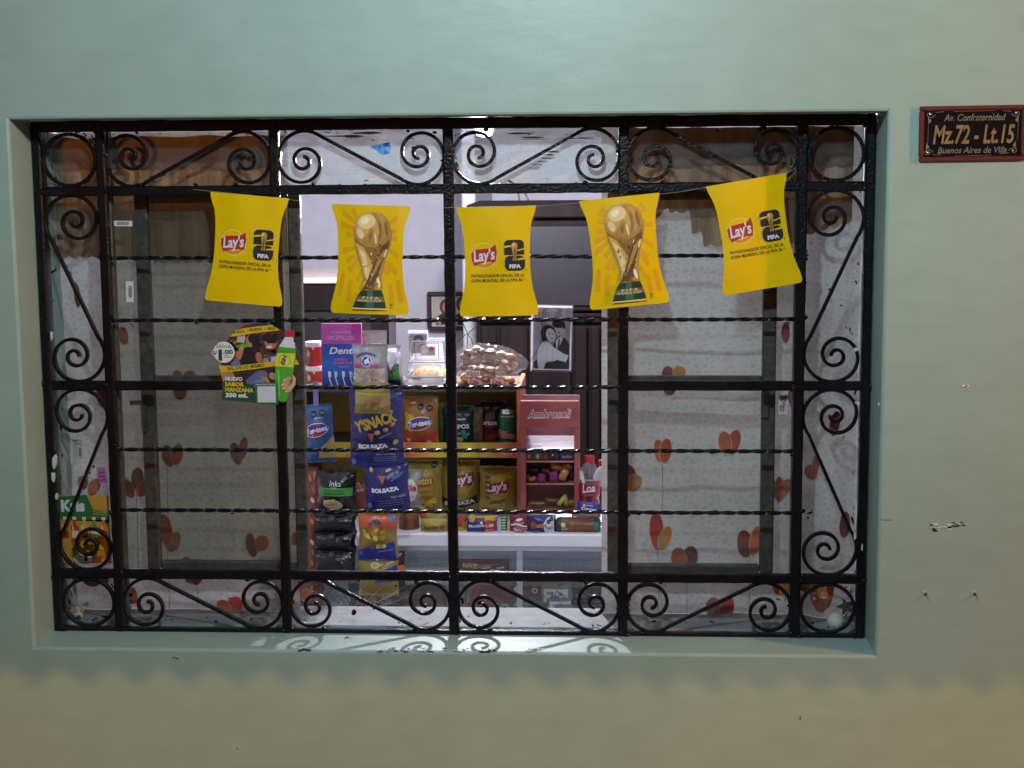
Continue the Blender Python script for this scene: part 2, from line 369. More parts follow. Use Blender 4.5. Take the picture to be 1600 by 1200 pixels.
# ------------------------------------------------------------------ setting
GX = [-1.2388, -1.0971, -0.7162, -0.3384, 0.0378, 0.4168, 0.559]
GZ = [1.85+q for q in (0.0732, -0.0634, -0.2099, -0.3475, -0.4918, -0.6364, -0.7739, -0.9206, -1.0487)]
GY = 0.132
OX0, OX1, OZ1, OZ0 = -1.2496, 0.5721, 1.9390, 0.7967
T = 0.30
def house_wall():
    root = thing('house_wall', 'pale mint green plastered house wall around the barred shop window', 'wall')
    mb = MB(); X0, X1, Z0, Z1 = -5, 5, -0.05, 3.6; c = 0.006
    def ring(x0, x1, z0, z1, y): return [(x0, y, z0), (x1, y, z0), (x1, y, z1), (x0, y, z1)]
    rings = [ring(X0, X1, Z0, Z1, T), ring(X0, X1, Z0, Z1, 0), ring(OX0-c, OX1+c, OZ0-c, OZ1+c, 0),
             ring(OX0-.0018, OX1+.0018, OZ0-.0018, OZ1+.0018, .0018), ring(OX0, OX1, OZ0, OZ1, c), ring(OX0, OX1, OZ0, OZ1, T)]
    vs = [v for r in rings for v in r]; fs = []
    for k in range(6):
        for j in range(4):
            a = k*4+j; b = k*4+(j+1) % 4; k2 = (k+1) % 6
            fs.append((a, b, k2*4+(j+1) % 4, k2*4+j))
    mb.add(vs, fs, PAINT); mb.build('plaster', root)
    rnd = random.Random(3)
    def chip(px, py, wpx, hpx, col, n=11, seed=0):
        rr = random.Random(seed); p = P(px, py, 0); s = pxm(0); mb = MB(); pts = []
        for i in range(n):
            a = 2*math.pi*i/n; k = rr.uniform(.55, 1.1)
            pts.append((p.x+math.cos(a)*wpx/2*s*k, p.z+math.sin(a)*hpx/2*s*k))
        vs = [(x, -0.0012, z) for x, z in pts]+[(x, 0.002, z) for x, z in pts]
        fs = [tuple(range(n))]+[(i, (i+1) % n, n+(i+1) % n, n+i) for i in range(n)]
        mb.add(vs, fs, col); return mb.build('paint_chip', root)
    wh = M('#d8d4dc', .6, 'bare_plaster'); bl = M('#3d3a66', .6, 'old_blue_paint'); dk = M('#35332f', .7, 'old_stain')
    rq = random.Random(21)
    for x0, x1, y0, y1, n, cols in ((1456, 1484, 819, 829, 16, (wh, wh, bl)), (1484, 1506, 816, 822, 9, (wh, bl)), (1507, 1514, 602, 605, 2, (wh,))):
        for k in range(n): chip(rq.uniform(x0, x1), rq.uniform(y0, y1), rq.uniform(4, 12), rq.uniform(2, 5), rq.choice(cols), 9, 300+k)
    for a in ((371, 1170, 3, 3, dk, 7, 7), (1250, 1122, 3, 6, dk, 7, 8), (1385, 812, 22, 1, M('#7a7f74', .7, 'crack'), 7, 9), (1373, 631, 2, 7, wh, 8, 10)): chip(*a)
    # worn lip of the sill, where older coats show
    rq = random.Random(8)
    for x0, x1, n, cols in ((580, 695, 22, (bl, dk, bl, wh)), (762, 778, 8, (dk, dk, bl)), (470, 486, 4, (dk,)), (700, 730, 6, (dk, wh)), (820, 850, 5, (wh,)), (730, 760, 3, (dk,))):
        for k in range(n): chip(rq.uniform(x0, x1), rq.uniform(1012.5, 1018.5), rq.uniform(3, 12), rq.uniform(1, 2.6), rq.choice(cols), 9, 100+k)
    for px, py, wp, hp, sd in ((277, 1029, 6, 2, 19), (272, 1027, 4, 2, 20)): chip(px, py, wp, hp, dk, 9, sd)
    for px, py in ((1446, 928), (1523, 928)):
        p = P(px, py, 0); mb = MB()
        mb.lathe([(.0002, -.012), (.0035, -.011), (.0045, -.004), (.003, .002), (.0012, .006), (.0012, .014)], M((.05, .03, .02), .6, 'rust', .4, 300, .5), 10)
        o = mb.build('screw_anchor', root, True); o.location = p; o.rotation_euler = (R_(90), 0, 0)
        mb = MB(); mb.lathe([(.0055, 0), (.0045, .001), (.003, .0012)], M('#a9ac9a', .8, 'filler'), 12)
        o = mb.build('filler_ring', root, True); o.location = p+Vector((-.003, 0, .002)); o.rotation_euler = (R_(90), 0, 0)
house_wall()
def room():
    mb = MB(); x0, x1, y0, y1, z0, z1 = -2.6, 1.9, T, 4.2, 0.0, 2.75
    mb.add([(x0, y1, z0), (x1, y1, z0), (x1, y1, z1), (x0, y1, z1)], [(0, 1, 2, 3)], WHITEWALL)
    mb.add([(x0, y0, z0), (x0, y1, z0), (x0, y1, z1), (x0, y0, z1)], [(0, 1, 2, 3)], WHITEWALL)
    mb.add([(x1, y0, z0), (x1, y1, z0), (x1, y1, z1), (x1, y0, z1)], [(0, 1, 2, 3)], WHITEWALL)
    # inner face of the front wall, round the window
    for a, b, c, d in ((x0, OX0, z0, z1), (OX1, x1, z0, z1), (OX0, OX1, z0, OZ0), (OX0, OX1, OZ1, z1)):
        y = T+.004; mb.add([(a, y, c), (b, y, c), (b, y, d), (a, y, d)], [(0, 1, 2, 3)], WHITEWALL)
    o = mb.build('room_wall'); o['kind'] = 'structure'
    mb = MB(); mb.add([(x0, y0, z1), (x1, y0, z1), (x1, y1, z1), (x0, y1, z1)], [(0, 1, 2, 3)], WHITEWALL)
    o = mb.build('ceiling'); o['kind'] = 'structure'
    mb = MB(); mb.add([(x0, y0, z0), (x1, y0, z0), (x1, y1, z0), (x0, y1, z0)], [(0, 1, 2, 3)], M((.25, .2, .17), .4, 'floor', 0, 20))
    o = mb.build('floor'); o['kind'] = 'structure'
    mb = MB(); mb.box(-40, 40, -60, 0, -.25, -.10, M((.13, .125, .12), .85, 'concrete', .4, 30, .2)); o = mb.build('street'); o['kind'] = 'structure'
    mb = MB(); mb.box(-40, 40, -1.3, -.001, -.095, 0, M((.22, .215, .20), .85, 'concrete', .4, 30, .2), .01); o = mb.build('pavement'); o['kind'] = 'structure'
    # piers and boxed beams of the room seen past the shelves
    mb = MB(); a = P(721, 300, 3.2); b = P(746, 620, 3.2); mb.box(a.x, b.x, 3.2, 4.19, 0, 2.74, M((.46, .46, .52), .6, 'white_pier'), .005)
    o = mb.build('pillar'); o['kind'] = 'structure'
    mb = MB(); a = P(582, 480, 3.0); b = P(594, 540, 3.0); mb.box(a.x, b.x, 3.0, 3.5, 0, P(586, 486, 3.0).z, M((.42, .33, .33), .6, 'beige_post'), .004)
    tag(mb.build('timber_post'), 'slim pinkish beige post standing beside the dark cabinet', 'post')
room()
def awning():
    """the corrugated roof over the pavement, above the frame: its wavy edge cuts the street lamp's light on the wall"""
    r = thing('corrugated_awning', 'grey corrugated metal awning fixed to the wall over the pavement', 'awning')
    mb = MB(); zE, yE = 3.10, -2.3; amp = .0108; pitch = .078
    def fn(t):
        def S(u, v):
            x = -4.6+u*8.2; y = yE+v*(-yE); z = zE+.25*v+amp*math.cos(2*math.pi*x/pitch)+t
            return (x, y, z)
        return S
    met = M((.3, .3, .31), .45, 'zinc_sheet', .1, 20, .15, .6)
    mb.grid(fn(0), 105*8, 3, met); mb.build('corrugated_sheet', r, True)
    for x in (-4.2, -1.9, .5, 3.0):
        mb = MB(); mb.tube([(x, 0.02, 3.36), (x, yE+.05, 3.10-.045)], .018, met, 8); mb.build('rafter', r, True)
awning()

# ------------------------------------------------------------------ iron grille
def grille():
    root = thing('window_grille', 'black painted wrought iron window grille with scrolls and rings', 'window grille')
    hv = .0098
    def lump(L, n, amp, seed): return [1+amp*noise.noise(Vector((i*.7, seed*7.3, 0))) for i in range(n)]
    def vbar(x, hw, i):
        n = 60; pts = [(x+.0008*noise.noise(Vector((k*.2, i*9, 3))), GY, GZ[8]-.004+(GZ[0]+.010-GZ[8]+.004)*k/(n-1)) for k in range(n)]
        MB().tube(pts, lump(1, n, .10, i), BLACK, square=(hw, .0100)).build('vertical_bar', root)
    for i, hw in enumerate((.0098, .0105, .0105, .0112, .0112, .0110, .0095)): vbar(GX[i], hw, i)
    def hbar(z, x0, x1, hw, i, hd=.0082, name='horizontal_bar'):
        n = max(8, int((x1-x0)/.02)); pts = [(x0+(x1-x0)*k/(n-1), GY, z+.0008*noise.noise(Vector((k*.25, i*5, 9)))) for k in range(n)]
        MB().tube(pts, lump(1, n, .10, i+20), BLACK, square=(hw, hd)).build(name, root)
    e = .0085
    hbar(GZ[0]+.0032, GX[0]-e, GX[6]+e, .0122, 0); hbar(GZ[1], GX[0]-e, GX[6]+e, .0105, 1); hbar(GZ[7], GX[0]-e, GX[6]+e, .0104, 2)
    hbar(GZ[8], GX[0]-e, GX[6]+e, .0045, 3)
    hbar(GZ[4], GX[0]-e, GX[2], .0104, 4); hbar(GZ[4], GX[4], GX[6]+e, .0104, 5)
    def rod(z, x0, x1, i):
        mb = MB(); n = 260; vs = []; fs = []
        for k in range(n):
            x = x0+(x1-x0)*k/(n-1); a = (x-x0)/.034*math.pi/2*2*.5+.25*noise.noise(Vector((k*.05, i, 0))); r = .0059
            dz = .0012*noise.noise(Vector((k*.03, i*3, 5)))
            vs += [(x, GY+r*math.sin(a+q*math.pi/2)*.95, z+dz+r*math.cos(a+q*math.pi/2)*.8) for q in range(4)]
        for k in range(n-1):
            for q in range(4): fs.append((k*4+q, k*4+(q+1) % 4, k*4+4+(q+1) % 4, k*4+4+q))
        mb.add(vs, fs, BLACK); mb.build('twisted_rod', root)
    for i, z in enumerate((GZ[2], GZ[3], GZ[5], GZ[6])): rod(z, GX[1], GX[5], i)
    rod(GZ[4]-.004, GX[2], GX[4], 9)
    # scrolls: canonical '/' S-curve in a W x H cell
    def spiral(H):
        prof = [163, 130, 107, 90, 68, 46, 36, 31, 26]; sc = H/287.; pts = []
        for i in range(97):
            k = -0.42+i*(8.42/96); kk = max(0, k); a = int(min(kk, 7.999)); f = kk-a; r = prof[a]*(1-f)+prof[a+1]*f
            if k < 0: r = 163-6*k
            th = -math.pi/2-k*math.pi/2; pts.append((r*math.cos(th)*sc, r*math.sin(th)*sc))
        return pts
    def S(W, H):
        cx, cy = .452*H, .568*H; sp = [(cx+x, cy+y) for x, y in spiral(H)][::-1]
        other = [(W-x, H-y) for x, y in sp][::-1]
        a, b = sp[-1], other[0]
        mid = [(a[0]+(b[0]-a[0])*k/8, a[1]+(b[1]-a[1])*k/8) for k in range(1, 8)]
        return sp+mid+other
    def scroll(x0, x1, z0, z1, slash, vertical=False, seed=0):
        W, H = x1-x0, z1-z0
        rr = random.Random(seed); w_ = .0045
        if not vertical:
            pts = S(W, H)
            if slash == '\\': pts = [(x, H-y) for x, y in pts]
        else:
            q = S(H, W)                              # along = z
            pts = [(W-y, x) for x, y in q]           # '\' upright
            if slash == '/': pts = [(W-x, y) for x, y in pts]
        n = len(pts)
        th = [1+.18*noise.noise(Vector((i*.15, seed*3.3, 1))) for i in range(n)]
        MB().tube([(x0+x, GY+.0006*math.sin(i*.2), z0+z) for i, (x, z) in enumerate(pts)], th, BLACK, square=(.0037, .0060)).build('scroll', root, True)
    def cellx(i): return GX[i]+.0100, GX[i+1]-.0100
    for i, s in zip((1, 2, 3, 4), '/\\/\\'): scroll(*cellx(i), GZ[1]+.0095, GZ[0]-.0102, s, seed=i)
    for i, s in zip((1, 2, 3, 4), '\\\\\\/'): scroll(*cellx(i), GZ[8]+.0040, GZ[7]-.0095, s, seed=i+5)
    for i, za, zb, s in ((0, GZ[4], GZ[1], '\\'), (0, GZ[7], GZ[4], '/'), (5, GZ[4], GZ[1], '/'), (5, GZ[7], GZ[4], '\\')):
        scroll(*cellx(i), za+.0095, zb-.0095, s, True, seed=i+za*7)
    for i in (0, 5):
        for za, zb in ((GZ[1]+.0095, GZ[0]-.0102), (GZ[8]+.004, GZ[7]-.0095)):
            x0, x1 = cellx(i); cx, cz = (x0+x1)/2, (za+zb)/2; a, b = (x1-x0)/2-.003, (zb-za)/2-.003
            MB().tube([(cx+a*math.cos(t*math.pi/24), GY, cz+b*math.sin(t*math.pi/24)) for t in range(48)], .0042, BLACK, square=(.9, .006), closed=True).build('ring', root, True)
    # weld beads where bars and scrolls meet
    mb = MB(); rw = random.Random(6)
    def bead(x, z, k=1): mb.blob((x+rw.uniform(-.002, .002), GY-.0085+rw.uniform(-.001, .001), z+rw.uniform(-.002, .002)), (rw.uniform(.004, .0075)*k, .0035, rw.uniform(.003, .006)*k), BLACK, rw.random()*50, .22, 8, 2.5)
    for x in GX:
        for z in GZ[:9]:
            if z in (GZ[2], GZ[3], GZ[5], GZ[6]) and x in (GX[0], GX[6]): continue
            for q in range(2): bead(x+rw.choice((-1, 1))*.010, z+rw.uniform(-.009, .009))
    for i in range(1, 5):
        for za, zb in ((GZ[1]+.0095, GZ[0]-.009), (GZ[8]+.004, GZ[7]-.0095)):
            for x in (GX[i]+.011, GX[i+1]-.011): bead(x, (za+zb)/2+rw.uniform(-.01, .01), .8)
            for f in (.22, .78): bead(GX[i]+(GX[i+1]-GX[i])*f, za+.002, .9); bead(GX[i]+(GX[i+1]-GX[i])*f, zb-.002, .9)
    o = mb.build('weld_bead', root, True); o['kind'] = 'stuff'
    # mint overpaint left on the ironwork
    mint = M((.42, .60, .47), .4, 'mint_overpaint', .2, 120)
    for px, py, wp, hp, sd in ((85, 722, 9, 26, 1), (83, 745, 6, 22, 2), (80, 525, 4, 16, 3), (88, 775, 5, 12, 4), (1340, 630, 8, 5, 5), (1337, 546, 9, 7, 6), (1336, 838, 5, 16, 7), (1347, 855, 3, 14, 8)):
        p = P(px, py, GY-.0115); s = pxm(GY); rr = random.Random(sd); mb = MB(); n = 10; pts = []
        for i in range(n):
            a = 2*math.pi*i/n; k = rr.uniform(.6, 1.1); pts.append((p.x+math.cos(a)*wp/2*s*k, p.z+math.sin(a)*hp/2*s*k))
        mb.add([(x, GY-.0115, z) for x, z in pts]+[(x, GY-.004, z) for x, z in pts], [tuple(range(n))]+[(i, (i+1) % n, n+(i+1) % n, n+i) for i in range(n)], mint)
        mb.build('overpaint_patch', root)
    return root
grille()

# ------------------------------------------------------------------ window behind the grille
PY = 0.168
def window():
    root = thing('shop_window', 'old grey framed window with fixed panes and sliding sashes behind the bars', 'window')
    DIM2 = glass(.08, .12, (.22, .22, .19), 5, tint=.86); GC2 = glass(.04, .08, (.4, .4, .4), 5, tint=.93)  # left strip of glass tinted darker, weaker light put into its colour
    g1 = glass(.02, .05, (.6, .6, .62), 7); g2 = glass(.16, .50, (.72, .72, .78), 6, (1, 1, 3), .48); g3 = glass(.02, .08, (.45, .45, .47), 8, (1, 1, 2), .5)
    def pane(x0, x1, z0, z1, mat, y=PY, par=root): return MB().box(x0, x1, y-.002, y+.002, z0, z1, mat).build('pane', par)
    # fixed outer frame and glazing bars lying behind the ironwork
    fr = SASH
    for x in (GX[1], GX[5]): MB().box(x-.009, x+.009, PY-.012, PY+.014, OZ0+.005, OZ1-.004, fr, .002).build('mullion', root)
    for x in (GX[0]-.004, GX[6]+.006): MB().box(x-.008, x+.006, PY-.012, PY+.014, OZ0+.005, OZ1-.004, fr, .002).build('jamb', root)
    for z, a, b in ((GZ[1], -.009, .009), (GZ[7], -.010, -.004)): MB().box(GX[0]+.006, GX[6]-.006, PY-.008, PY+.008, z+a, z+b, fr, .001).build('transom', root)
    for i in (1, 2, 3, 4):
        x0, x1 = GX[i]+.0085, GX[i+1]-.0085
        pane(x0, x1, GZ[1]+.010, OZ1-.006, g2 if i in (2, 3) else g3)
        pane(x0, x1, OZ0+.004, GZ[7]-.010, g3)
    for i in (0, 5):
        x0, x1 = GX[i]+.006, GX[i+1]-.0095
        pane(x0, x1, GZ[1]+.010, OZ1-.006, g3); pane(x0, x1, OZ0+.004, GZ[7]-.010, g3); pane(x0, x1, GZ[7]+.010, GZ[1]-.010, g3)
    # the two side sashes, slid apart
    DIM_PANE = glass(.10, .14, (.22, .22, .19), 5, tint=.80); CLEARER = glass(.04, .08, (.45, .45, .44), 5)  # left pane tinted dark to stand in for weaker light on that side
    def sash(pl, pr, label):
        Y = .213
        sr = bpy.data.objects.new('sash', None); COL.objects.link(sr); sr.parent = root; zt = P((pl[0]+pr[0])/2, 312, Y).z; zb = P((pl[0]+pr[0])/2, 880, Y).z
        o = MB().box(pl[0], pr[1], Y-.001, Y+.001, zb+.01, zt-.01, (DIM_PANE if label == 'l' else CLEARER)).build('sash_pane', sr)
        for a, b in (pl, pr): MB().box(a, b, Y-.014, Y+.012, zb-.008, zt+.008, SASH, .003).build('sash_stile', sr)
        for z in (zb, zt): MB().box(pl[1]+.001, pr[0]-.001, Y-.012, Y+.010, z-.010, z+.010, SASH, .003).build('sash_rail', sr)
        zm = P(1080, 591, Y).z; MB().box(pl[1]+.001, pr[0]-.001, Y-.008, Y+.008, zm-.008, zm+.006, SASH, .002).build('sash_bar', sr)
        return sr
    for a, b, gm in ((GX[1]+.0105, P(221, 600, PY).x, DIM2), (P(1212, 600, PY).x, GX[5]-.0105, GC2)): pane(a, b, GZ[7]+.004, GZ[1]-.010, gm)
    Y = .213
    X = lambda px, py=600: P(px, py, Y).x
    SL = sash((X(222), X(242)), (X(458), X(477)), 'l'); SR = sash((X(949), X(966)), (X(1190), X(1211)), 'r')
    # latches
    for px, py, d in ((224, 640, 1), (1196, 618, 1)):
        p = P(px, py, Y-.018); mb = MB()
        mb.box(p.x-.005, p.x+.007, p.y-.006, p.y+.006, p.z-.05, p.z+.012, SASH, .002); mb.box(p.x-.028, p.x+.004, p.y-.012, p.y-.002, p.z+.012, p.z+.022, SASH, .002)
        mb.build('latch', SL if px < 700 else SR)
    # paint dabs on the glass along the ironwork
    rnd = random.Random(11); mb = MB(); yy = PY-.0034
    def dab(x, z, a, l, w_):
        n = 7; pts = []
        for i in range(n):
            t = 2*math.pi*i/n; k = rnd.uniform(.55, 1.15); u, v = math.cos(t)*l*k, math.sin(t)*w_*k
            pts.append((x+u*math.cos(a)-v*math.sin(a), z+u*math.sin(a)+v*math.cos(a)))
        mb.add([(q[0], yy, q[1]) for q in pts], [tuple(range(n))], BLACK)
    def dabs_along(x0, z0, x1, z1, n, spread):
        a = math.atan2(z1-z0, x1-x0)
        for i in range(n):
            t = rnd.random(); s = rnd.gauss(0, spread)
            dab(x0+(x1-x0)*t-math.sin(a)*s, z0+(z1-z0)*t+math.cos(a)*s, a+rnd.gauss(0, .35), abs(rnd.gauss(0, .004))+.0015, abs(rnd.gauss(0, .0012))+.0006)
    for i in range(5):
        for za, zb2 in ((GZ[1], GZ[0]), (GZ[8], GZ[7])):
            x0, x1 = GX[i]+.012, GX[i+1]-.012
            for z in (za+.012, zb2-.012): dabs_along(x0, z, x1, z, 9, .005)
            for x in (x0, x1): dabs_along(x, za+.01, x, zb2-.01, 6, .004)
            if i: dabs_along(x0+.02, za+.025, x1-.02, zb2-.02, 5, .03)
    for i in (0, 5):
        for za, zb2, s in ((GZ[4], GZ[1], 1), (GZ[7], GZ[4], -1)):
            x0, x1 = GX[i]+.012, GX[i+1]-.012
            for x in (x0, x1): dabs_along(x, za, x, zb2, 10, .004)
            dabs_along(x0, zb2-.1 if s > 0 else za+.1, x1, za+.1 if s > 0 else zb2-.1, 10, .006)
        for za, zb2 in ((GZ[1], GZ[0]), (GZ[8], GZ[7])):
            cx, cz = (GX[i]+GX[i+1])/2, (za+zb2)/2
            for q in range(26):
                t = rnd.uniform(0, 6.28); r = .058+rnd.gauss(0, .004); dab(cx+r*math.cos(t), cz+r*math.sin(t), t+1.57, abs(rnd.gauss(0, .005))+.002, .0016)
    for z in (GZ[2], GZ[3], GZ[5], GZ[6]):
        for a, b in ((GX[1], GX[2]), (GX[4], GX[5])): dabs_along(a, z-.006, b, z-.006, 9, .004)
    o = mb.build('paint_dab', root); o['kind'] = 'stuff'
    # the blue daub and grey strokes on the transom glass
    pr = Print(lambda u, v: Vector((u, PY-.0022, v)), .0006, .0003, maxe=1)
    bl = streaky((.06, .2, .5), (.10, .30, .68), (.25, .5, .85), 120, 90, .6); gy = M('#8d8fa6', .7, 'grey_stroke', 0, 90, .3); br = M('#5c4a48', .7, 'brown_stroke', 0, 90, .3)
    def blob(px, py, wp, hp, mat, sd, n=16):
        rr = random.Random(sd); p = P(px, py, PY); s = pxm(PY)
        pr.poly([(p.x+math.cos(6.283*i/n)*wp/2*s*rr.uniform(.7, 1.1), p.z+math.sin(6.283*i/n)*hp/2*s*rr.uniform(.7, 1.1)) for i in range(n)], mat)
    blob(601, 233, 24, 20, bl, 1); blob(588, 230, 16, 8, bl, 2); blob(606, 226, 10, 8, bl, 3)
    for i in range(7): blob(540+rnd.uniform(-25, 45), 206+rnd.uniform(0, 9), rnd.uniform(20, 50), rnd.uniform(1.5, 4), gy if i % 2 else M('#6f7a6e', .7, 'green_grey_stroke'), 10+i)
    for i in range(7): blob(840+rnd.uniform(-45, 75), 212+rnd.uniform(-4, 8), rnd.uniform(16, 50), rnd.uniform(1.2, 3), br if i % 2 else gy, 30+i)
    for i in range(6): blob(835+i*6, 262-i*5, rnd.uniform(14, 30), rnd.uniform(2, 4), gy, 50+i)
    pr.build('glass_daub', root)
    # inner sill board
    sill = MB(); sill.box(OX0+.002, OX1-.002, PY+.004, .335, OZ0-.02, OZ0+.0045, M((.30, .29, .31), .7, 'dusty_sill', .2, 25, .15), .003); sill.build('inner_sill', root)
    return root
window()

# ------------------------------------------------------------------ curtains
CURT = curtain_mat()
VAL = streaky((.22, .105, .055), (.40, .21, .115), (.58, .34, .20), 34, 3.0, .35)
VALSHADE = streaky((.11, .06, .052), (.16, .088, .078), (.21, .12, .105), 26, 4, .25)  # darker cloth colour with the window reveal's shadow painted in
def tinted(c):
    m = M(c, .7, 'petal', 0, 40, .12).copy(); n = m.node_tree.nodes; L = m.node_tree.links; b = n['Principled BSDF']
    t = n.new('ShaderNodeBsdfTranslucent'); L.new(b.inputs['Base Color'].links[0].from_socket, t.inputs['Color'])
    x = n.new('ShaderNodeMixShader'); x.inputs[0].default_value = .35; L.new(b.outputs[0], x.inputs[1]); L.new(t.outputs[0], x.inputs[2]); L.new(x.outputs[0], n['Material Output'].inputs['Surface'])
    return m
ORG = tinted('#f0703a'); RED = tinted('#ea3a26'); MAR = tinted('#ac2a34'); AMB = tinted('#f09a48')
EDGEL = M('#d8b7a4', .7, 'petal_edge', 0, 70, .1); STEM = M('#55504e', .7, 'stem_line', 0, 70, .1)
def curtain(name, px0, px1, top, label, petals, stems, seed, wav):
    r = thing(name, label, 'curtain', (0, 0, 0)); CY = .285
    xa, xb = P(px0, 600, CY).x, P(px1, 600, CY).x; z0 = OZ0+.0052; z1 = top
    def W(x, z):
        k = wav(x); return CY + k*(.010*math.sin((x-xa)*46+1.5*noise.noise(Vector((x*3, z*1.2, seed))))) + .018*noise.noise(Vector((x*4.5, z*4, seed+3))) + (.0055 if seed == 5 else .002)*math.sin(z*58+3.2*noise.noise(Vector((x*2.6, z*1.5, seed+7))))
    MB().grid(lambda u, v: (xa+(xb-xa)*u, W(xa+(xb-xa)*u, z0+(z1-z0)*v), z0+(z1-z0)*v), 90, 90, CURT).build('cloth', r, True)
    SW = lambda u, v: Vector((u, W(u, v), v)); s = pxm(CY)
    for pts in stems:
        pr = Print(SW, .0012, .0004, maxe=.02); pr.line([(lambda q: (q.x, q.z))(P(a, b, CY)) for a, b in pts], .0012, STEM); pr.build('stem', r)
    for k, (px, py, a, b, rot, mat) in enumerate(petals):
        q = P(px, py, CY); pr = Print(SW, .0014+.0009*(k % 3), .0004, maxe=.02); pr.ell(q.x, q.z, (a+1)*s, (b+1)*s, EDGEL, rot); pr.ell(q.x, q.z, a*s, b*s, mat, rot); pr.build('petal', r)
    return r
petL = [(148, 760, 14, 9, 60, ORG), (130, 753, 10, 9, -60, ORG), (192, 525, 8, 14, 3, ORG), (122, 460, 5, 20, 3, MAR),
        (263, 712, 9, 18, 12, MAR), (277, 710, 9, 17, -14, RED), (370, 708, 9, 18, 14, MAR), (381, 700, 7, 18, -12, RED), (280, 612, 11, 13, 0, RED), (296, 588, 10, 9, 0, ORG), (276, 588, 8, 9, 0, ORG),
        (200, 762, 9, 17, 28, MAR), (215, 748, 10, 19, -8, MAR), (224, 762, 9, 15, -32, RED), (258, 828, 10, 26, 6, RED), (270, 848, 10, 17, -25, ORG), (393, 852, 9, 20, 8, MAR), (410, 848, 11, 14, -28, ORG),
        (292, 893, 12, 22, 10, ORG), (306, 895, 12, 22, -10, RED), (145, 905, 16, 11, 0, MAR), (165, 900, 6, 14, 0, RED), (206, 932, 8, 14, 2, ORG), (350, 950, 10, 14, 30, ORG), (366, 947, 12, 16, -20, RED), (445, 777, 5, 15, 3, RED),
        (460, 842, 5, 10, 0, ORG), (160, 620, 9, 18, 10, MAR)]
stL = [[(261, 725), (262, 800), (260, 900)], [(214, 770), (215, 890)], [(262, 880), (264, 985)], [(306, 905), (308, 960)], [(215, 890), (214, 900)]]
petR = [(1043, 582, 9, 11, 0, MAR), (1061, 580, 10, 9, 0, AMB), (1046, 608, 9, 9, 0, MAR), (1030, 704, 8, 18, 8, ORG), (1040, 704, 9, 19, -8, RED), (1133, 692, 10, 18, 10, ORG), (1147, 692, 10, 20, -14, RED),
        (985, 740, 8, 16, 20, MAR), (990, 755, 12, 15, -30, AMB), (965, 752, 10, 14, 30, ORG), (1210, 764, 8, 17, 28, ORG), (1218, 764, 7, 20, 0, RED), (1226, 764, 8, 17, -26, ORG),
        (1026, 830, 11, 30, 3, RED), (1039, 842, 9, 19, -22, AMB), (1164, 850, 12, 22, 5, MAR), (1180, 845, 8, 24, -10, ORG), (1061, 875, 12, 20, 5, ORG), (1078, 872, 12, 20, -8, MAR),
        (1117, 952, 13, 20, 14, ORG), (1136, 952, 11, 22, -6, RED), (1222, 918, 14, 14, 0, ORG), (1267, 737, 9, 12, 10, ORG), (1273, 725, 4, 16, 0, RED), (1303, 660, 8, 20, -6, MAR), (1320, 820, 9, 22, 0, MAR),
        (1278, 928, 12, 26, 8, ORG), (1290, 925, 11, 25, -12, RED), (1258, 915, 10, 12, 0, MAR), (1240, 620, 7, 20, 0, RED), (1228, 520, 6, 16, 0, MAR)]
stR = [[(1035, 725), (1036, 770), (1034, 800)], [(1028, 860), (1030, 985)], [(1171, 870), (1172, 985)], [(1073, 900), (1074, 985)], [(1030, 915), (1036, 960)]]
curtain('pebble_print_curtain', 72, 459, 1.915, 'dim grey pebble print curtain with heart petals behind the round drink sign', petL, stL, 2, lambda x: .35)
curtain('pebble_print_curtain', 940, 1343, 1.915, 'pale grey pebble print curtain with orange petals nearest the number plate', petR, stR, 5, lambda x: (.35 if x < P(1240, 600, .285).x else 1.9))
def valance(name, label, px0, px1, bot, seed, top):
    r = thing(name, label, 'curtain'); VY = .262
    xa, xb = P(px0, 350, VY).x, P(px1, 350, VY).x; z1 = P(300, top, VY).z
    def edge(u, base): return base
    def Wv(x, z): return VY+.006*math.sin(x*95+2*noise.noise(Vector((x*6, z*2, seed))))
    def piece(nm, zbot, mat, dy):
        def S(u, v):
            x = xa+(xb-xa)*u; zb = zbot(x); zz1 = z1+.006*noise.noise(Vector((x*14, seed, 4))); z = zb+(zz1-zb)*v
            return (x, Wv(x, z)+dy, z)
        MB().grid(S, 130, 12, mat).build(nm, r, True)
    sc = lambda x, pit, a: a*abs(math.sin(x*math.pi/pit))
    piece('skirt', lambda x: bot(x)-sc(x, .026, .006), VAL, 0)
    zt = P(300, 262, VY).z; piece('shade_band', lambda x: zt-sc(x, .024, .004)+.012*noise.noise(Vector((x*9, seed, 0))), VALSHADE, -.008)  # dark upper band paints the reveal's shadow across the valance
    return r
VYz = lambda py: P(300, py, .262).z
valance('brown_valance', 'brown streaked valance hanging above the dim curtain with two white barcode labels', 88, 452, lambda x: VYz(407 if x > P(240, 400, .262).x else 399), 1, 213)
xr = lambda px: P(px, 350, .262).x
def botR(x):
    if x < xr(1045): t = (x-xr(968))/(xr(1045)-xr(968)); return VYz(395-70*max(0, t))
    if x < xr(1100): return VYz(325+ (40 if x > xr(1078) else 8))
    if x < xr(1250): return VYz(385)
    return VYz(372-20*(x-xr(1250))/(xr(1320)-xr(1250)))
valance('brown_valance', 'brown streaked valance with a torn pale gap beside the tilted yellow pennant', 966, 1331, botR, 4, 206)

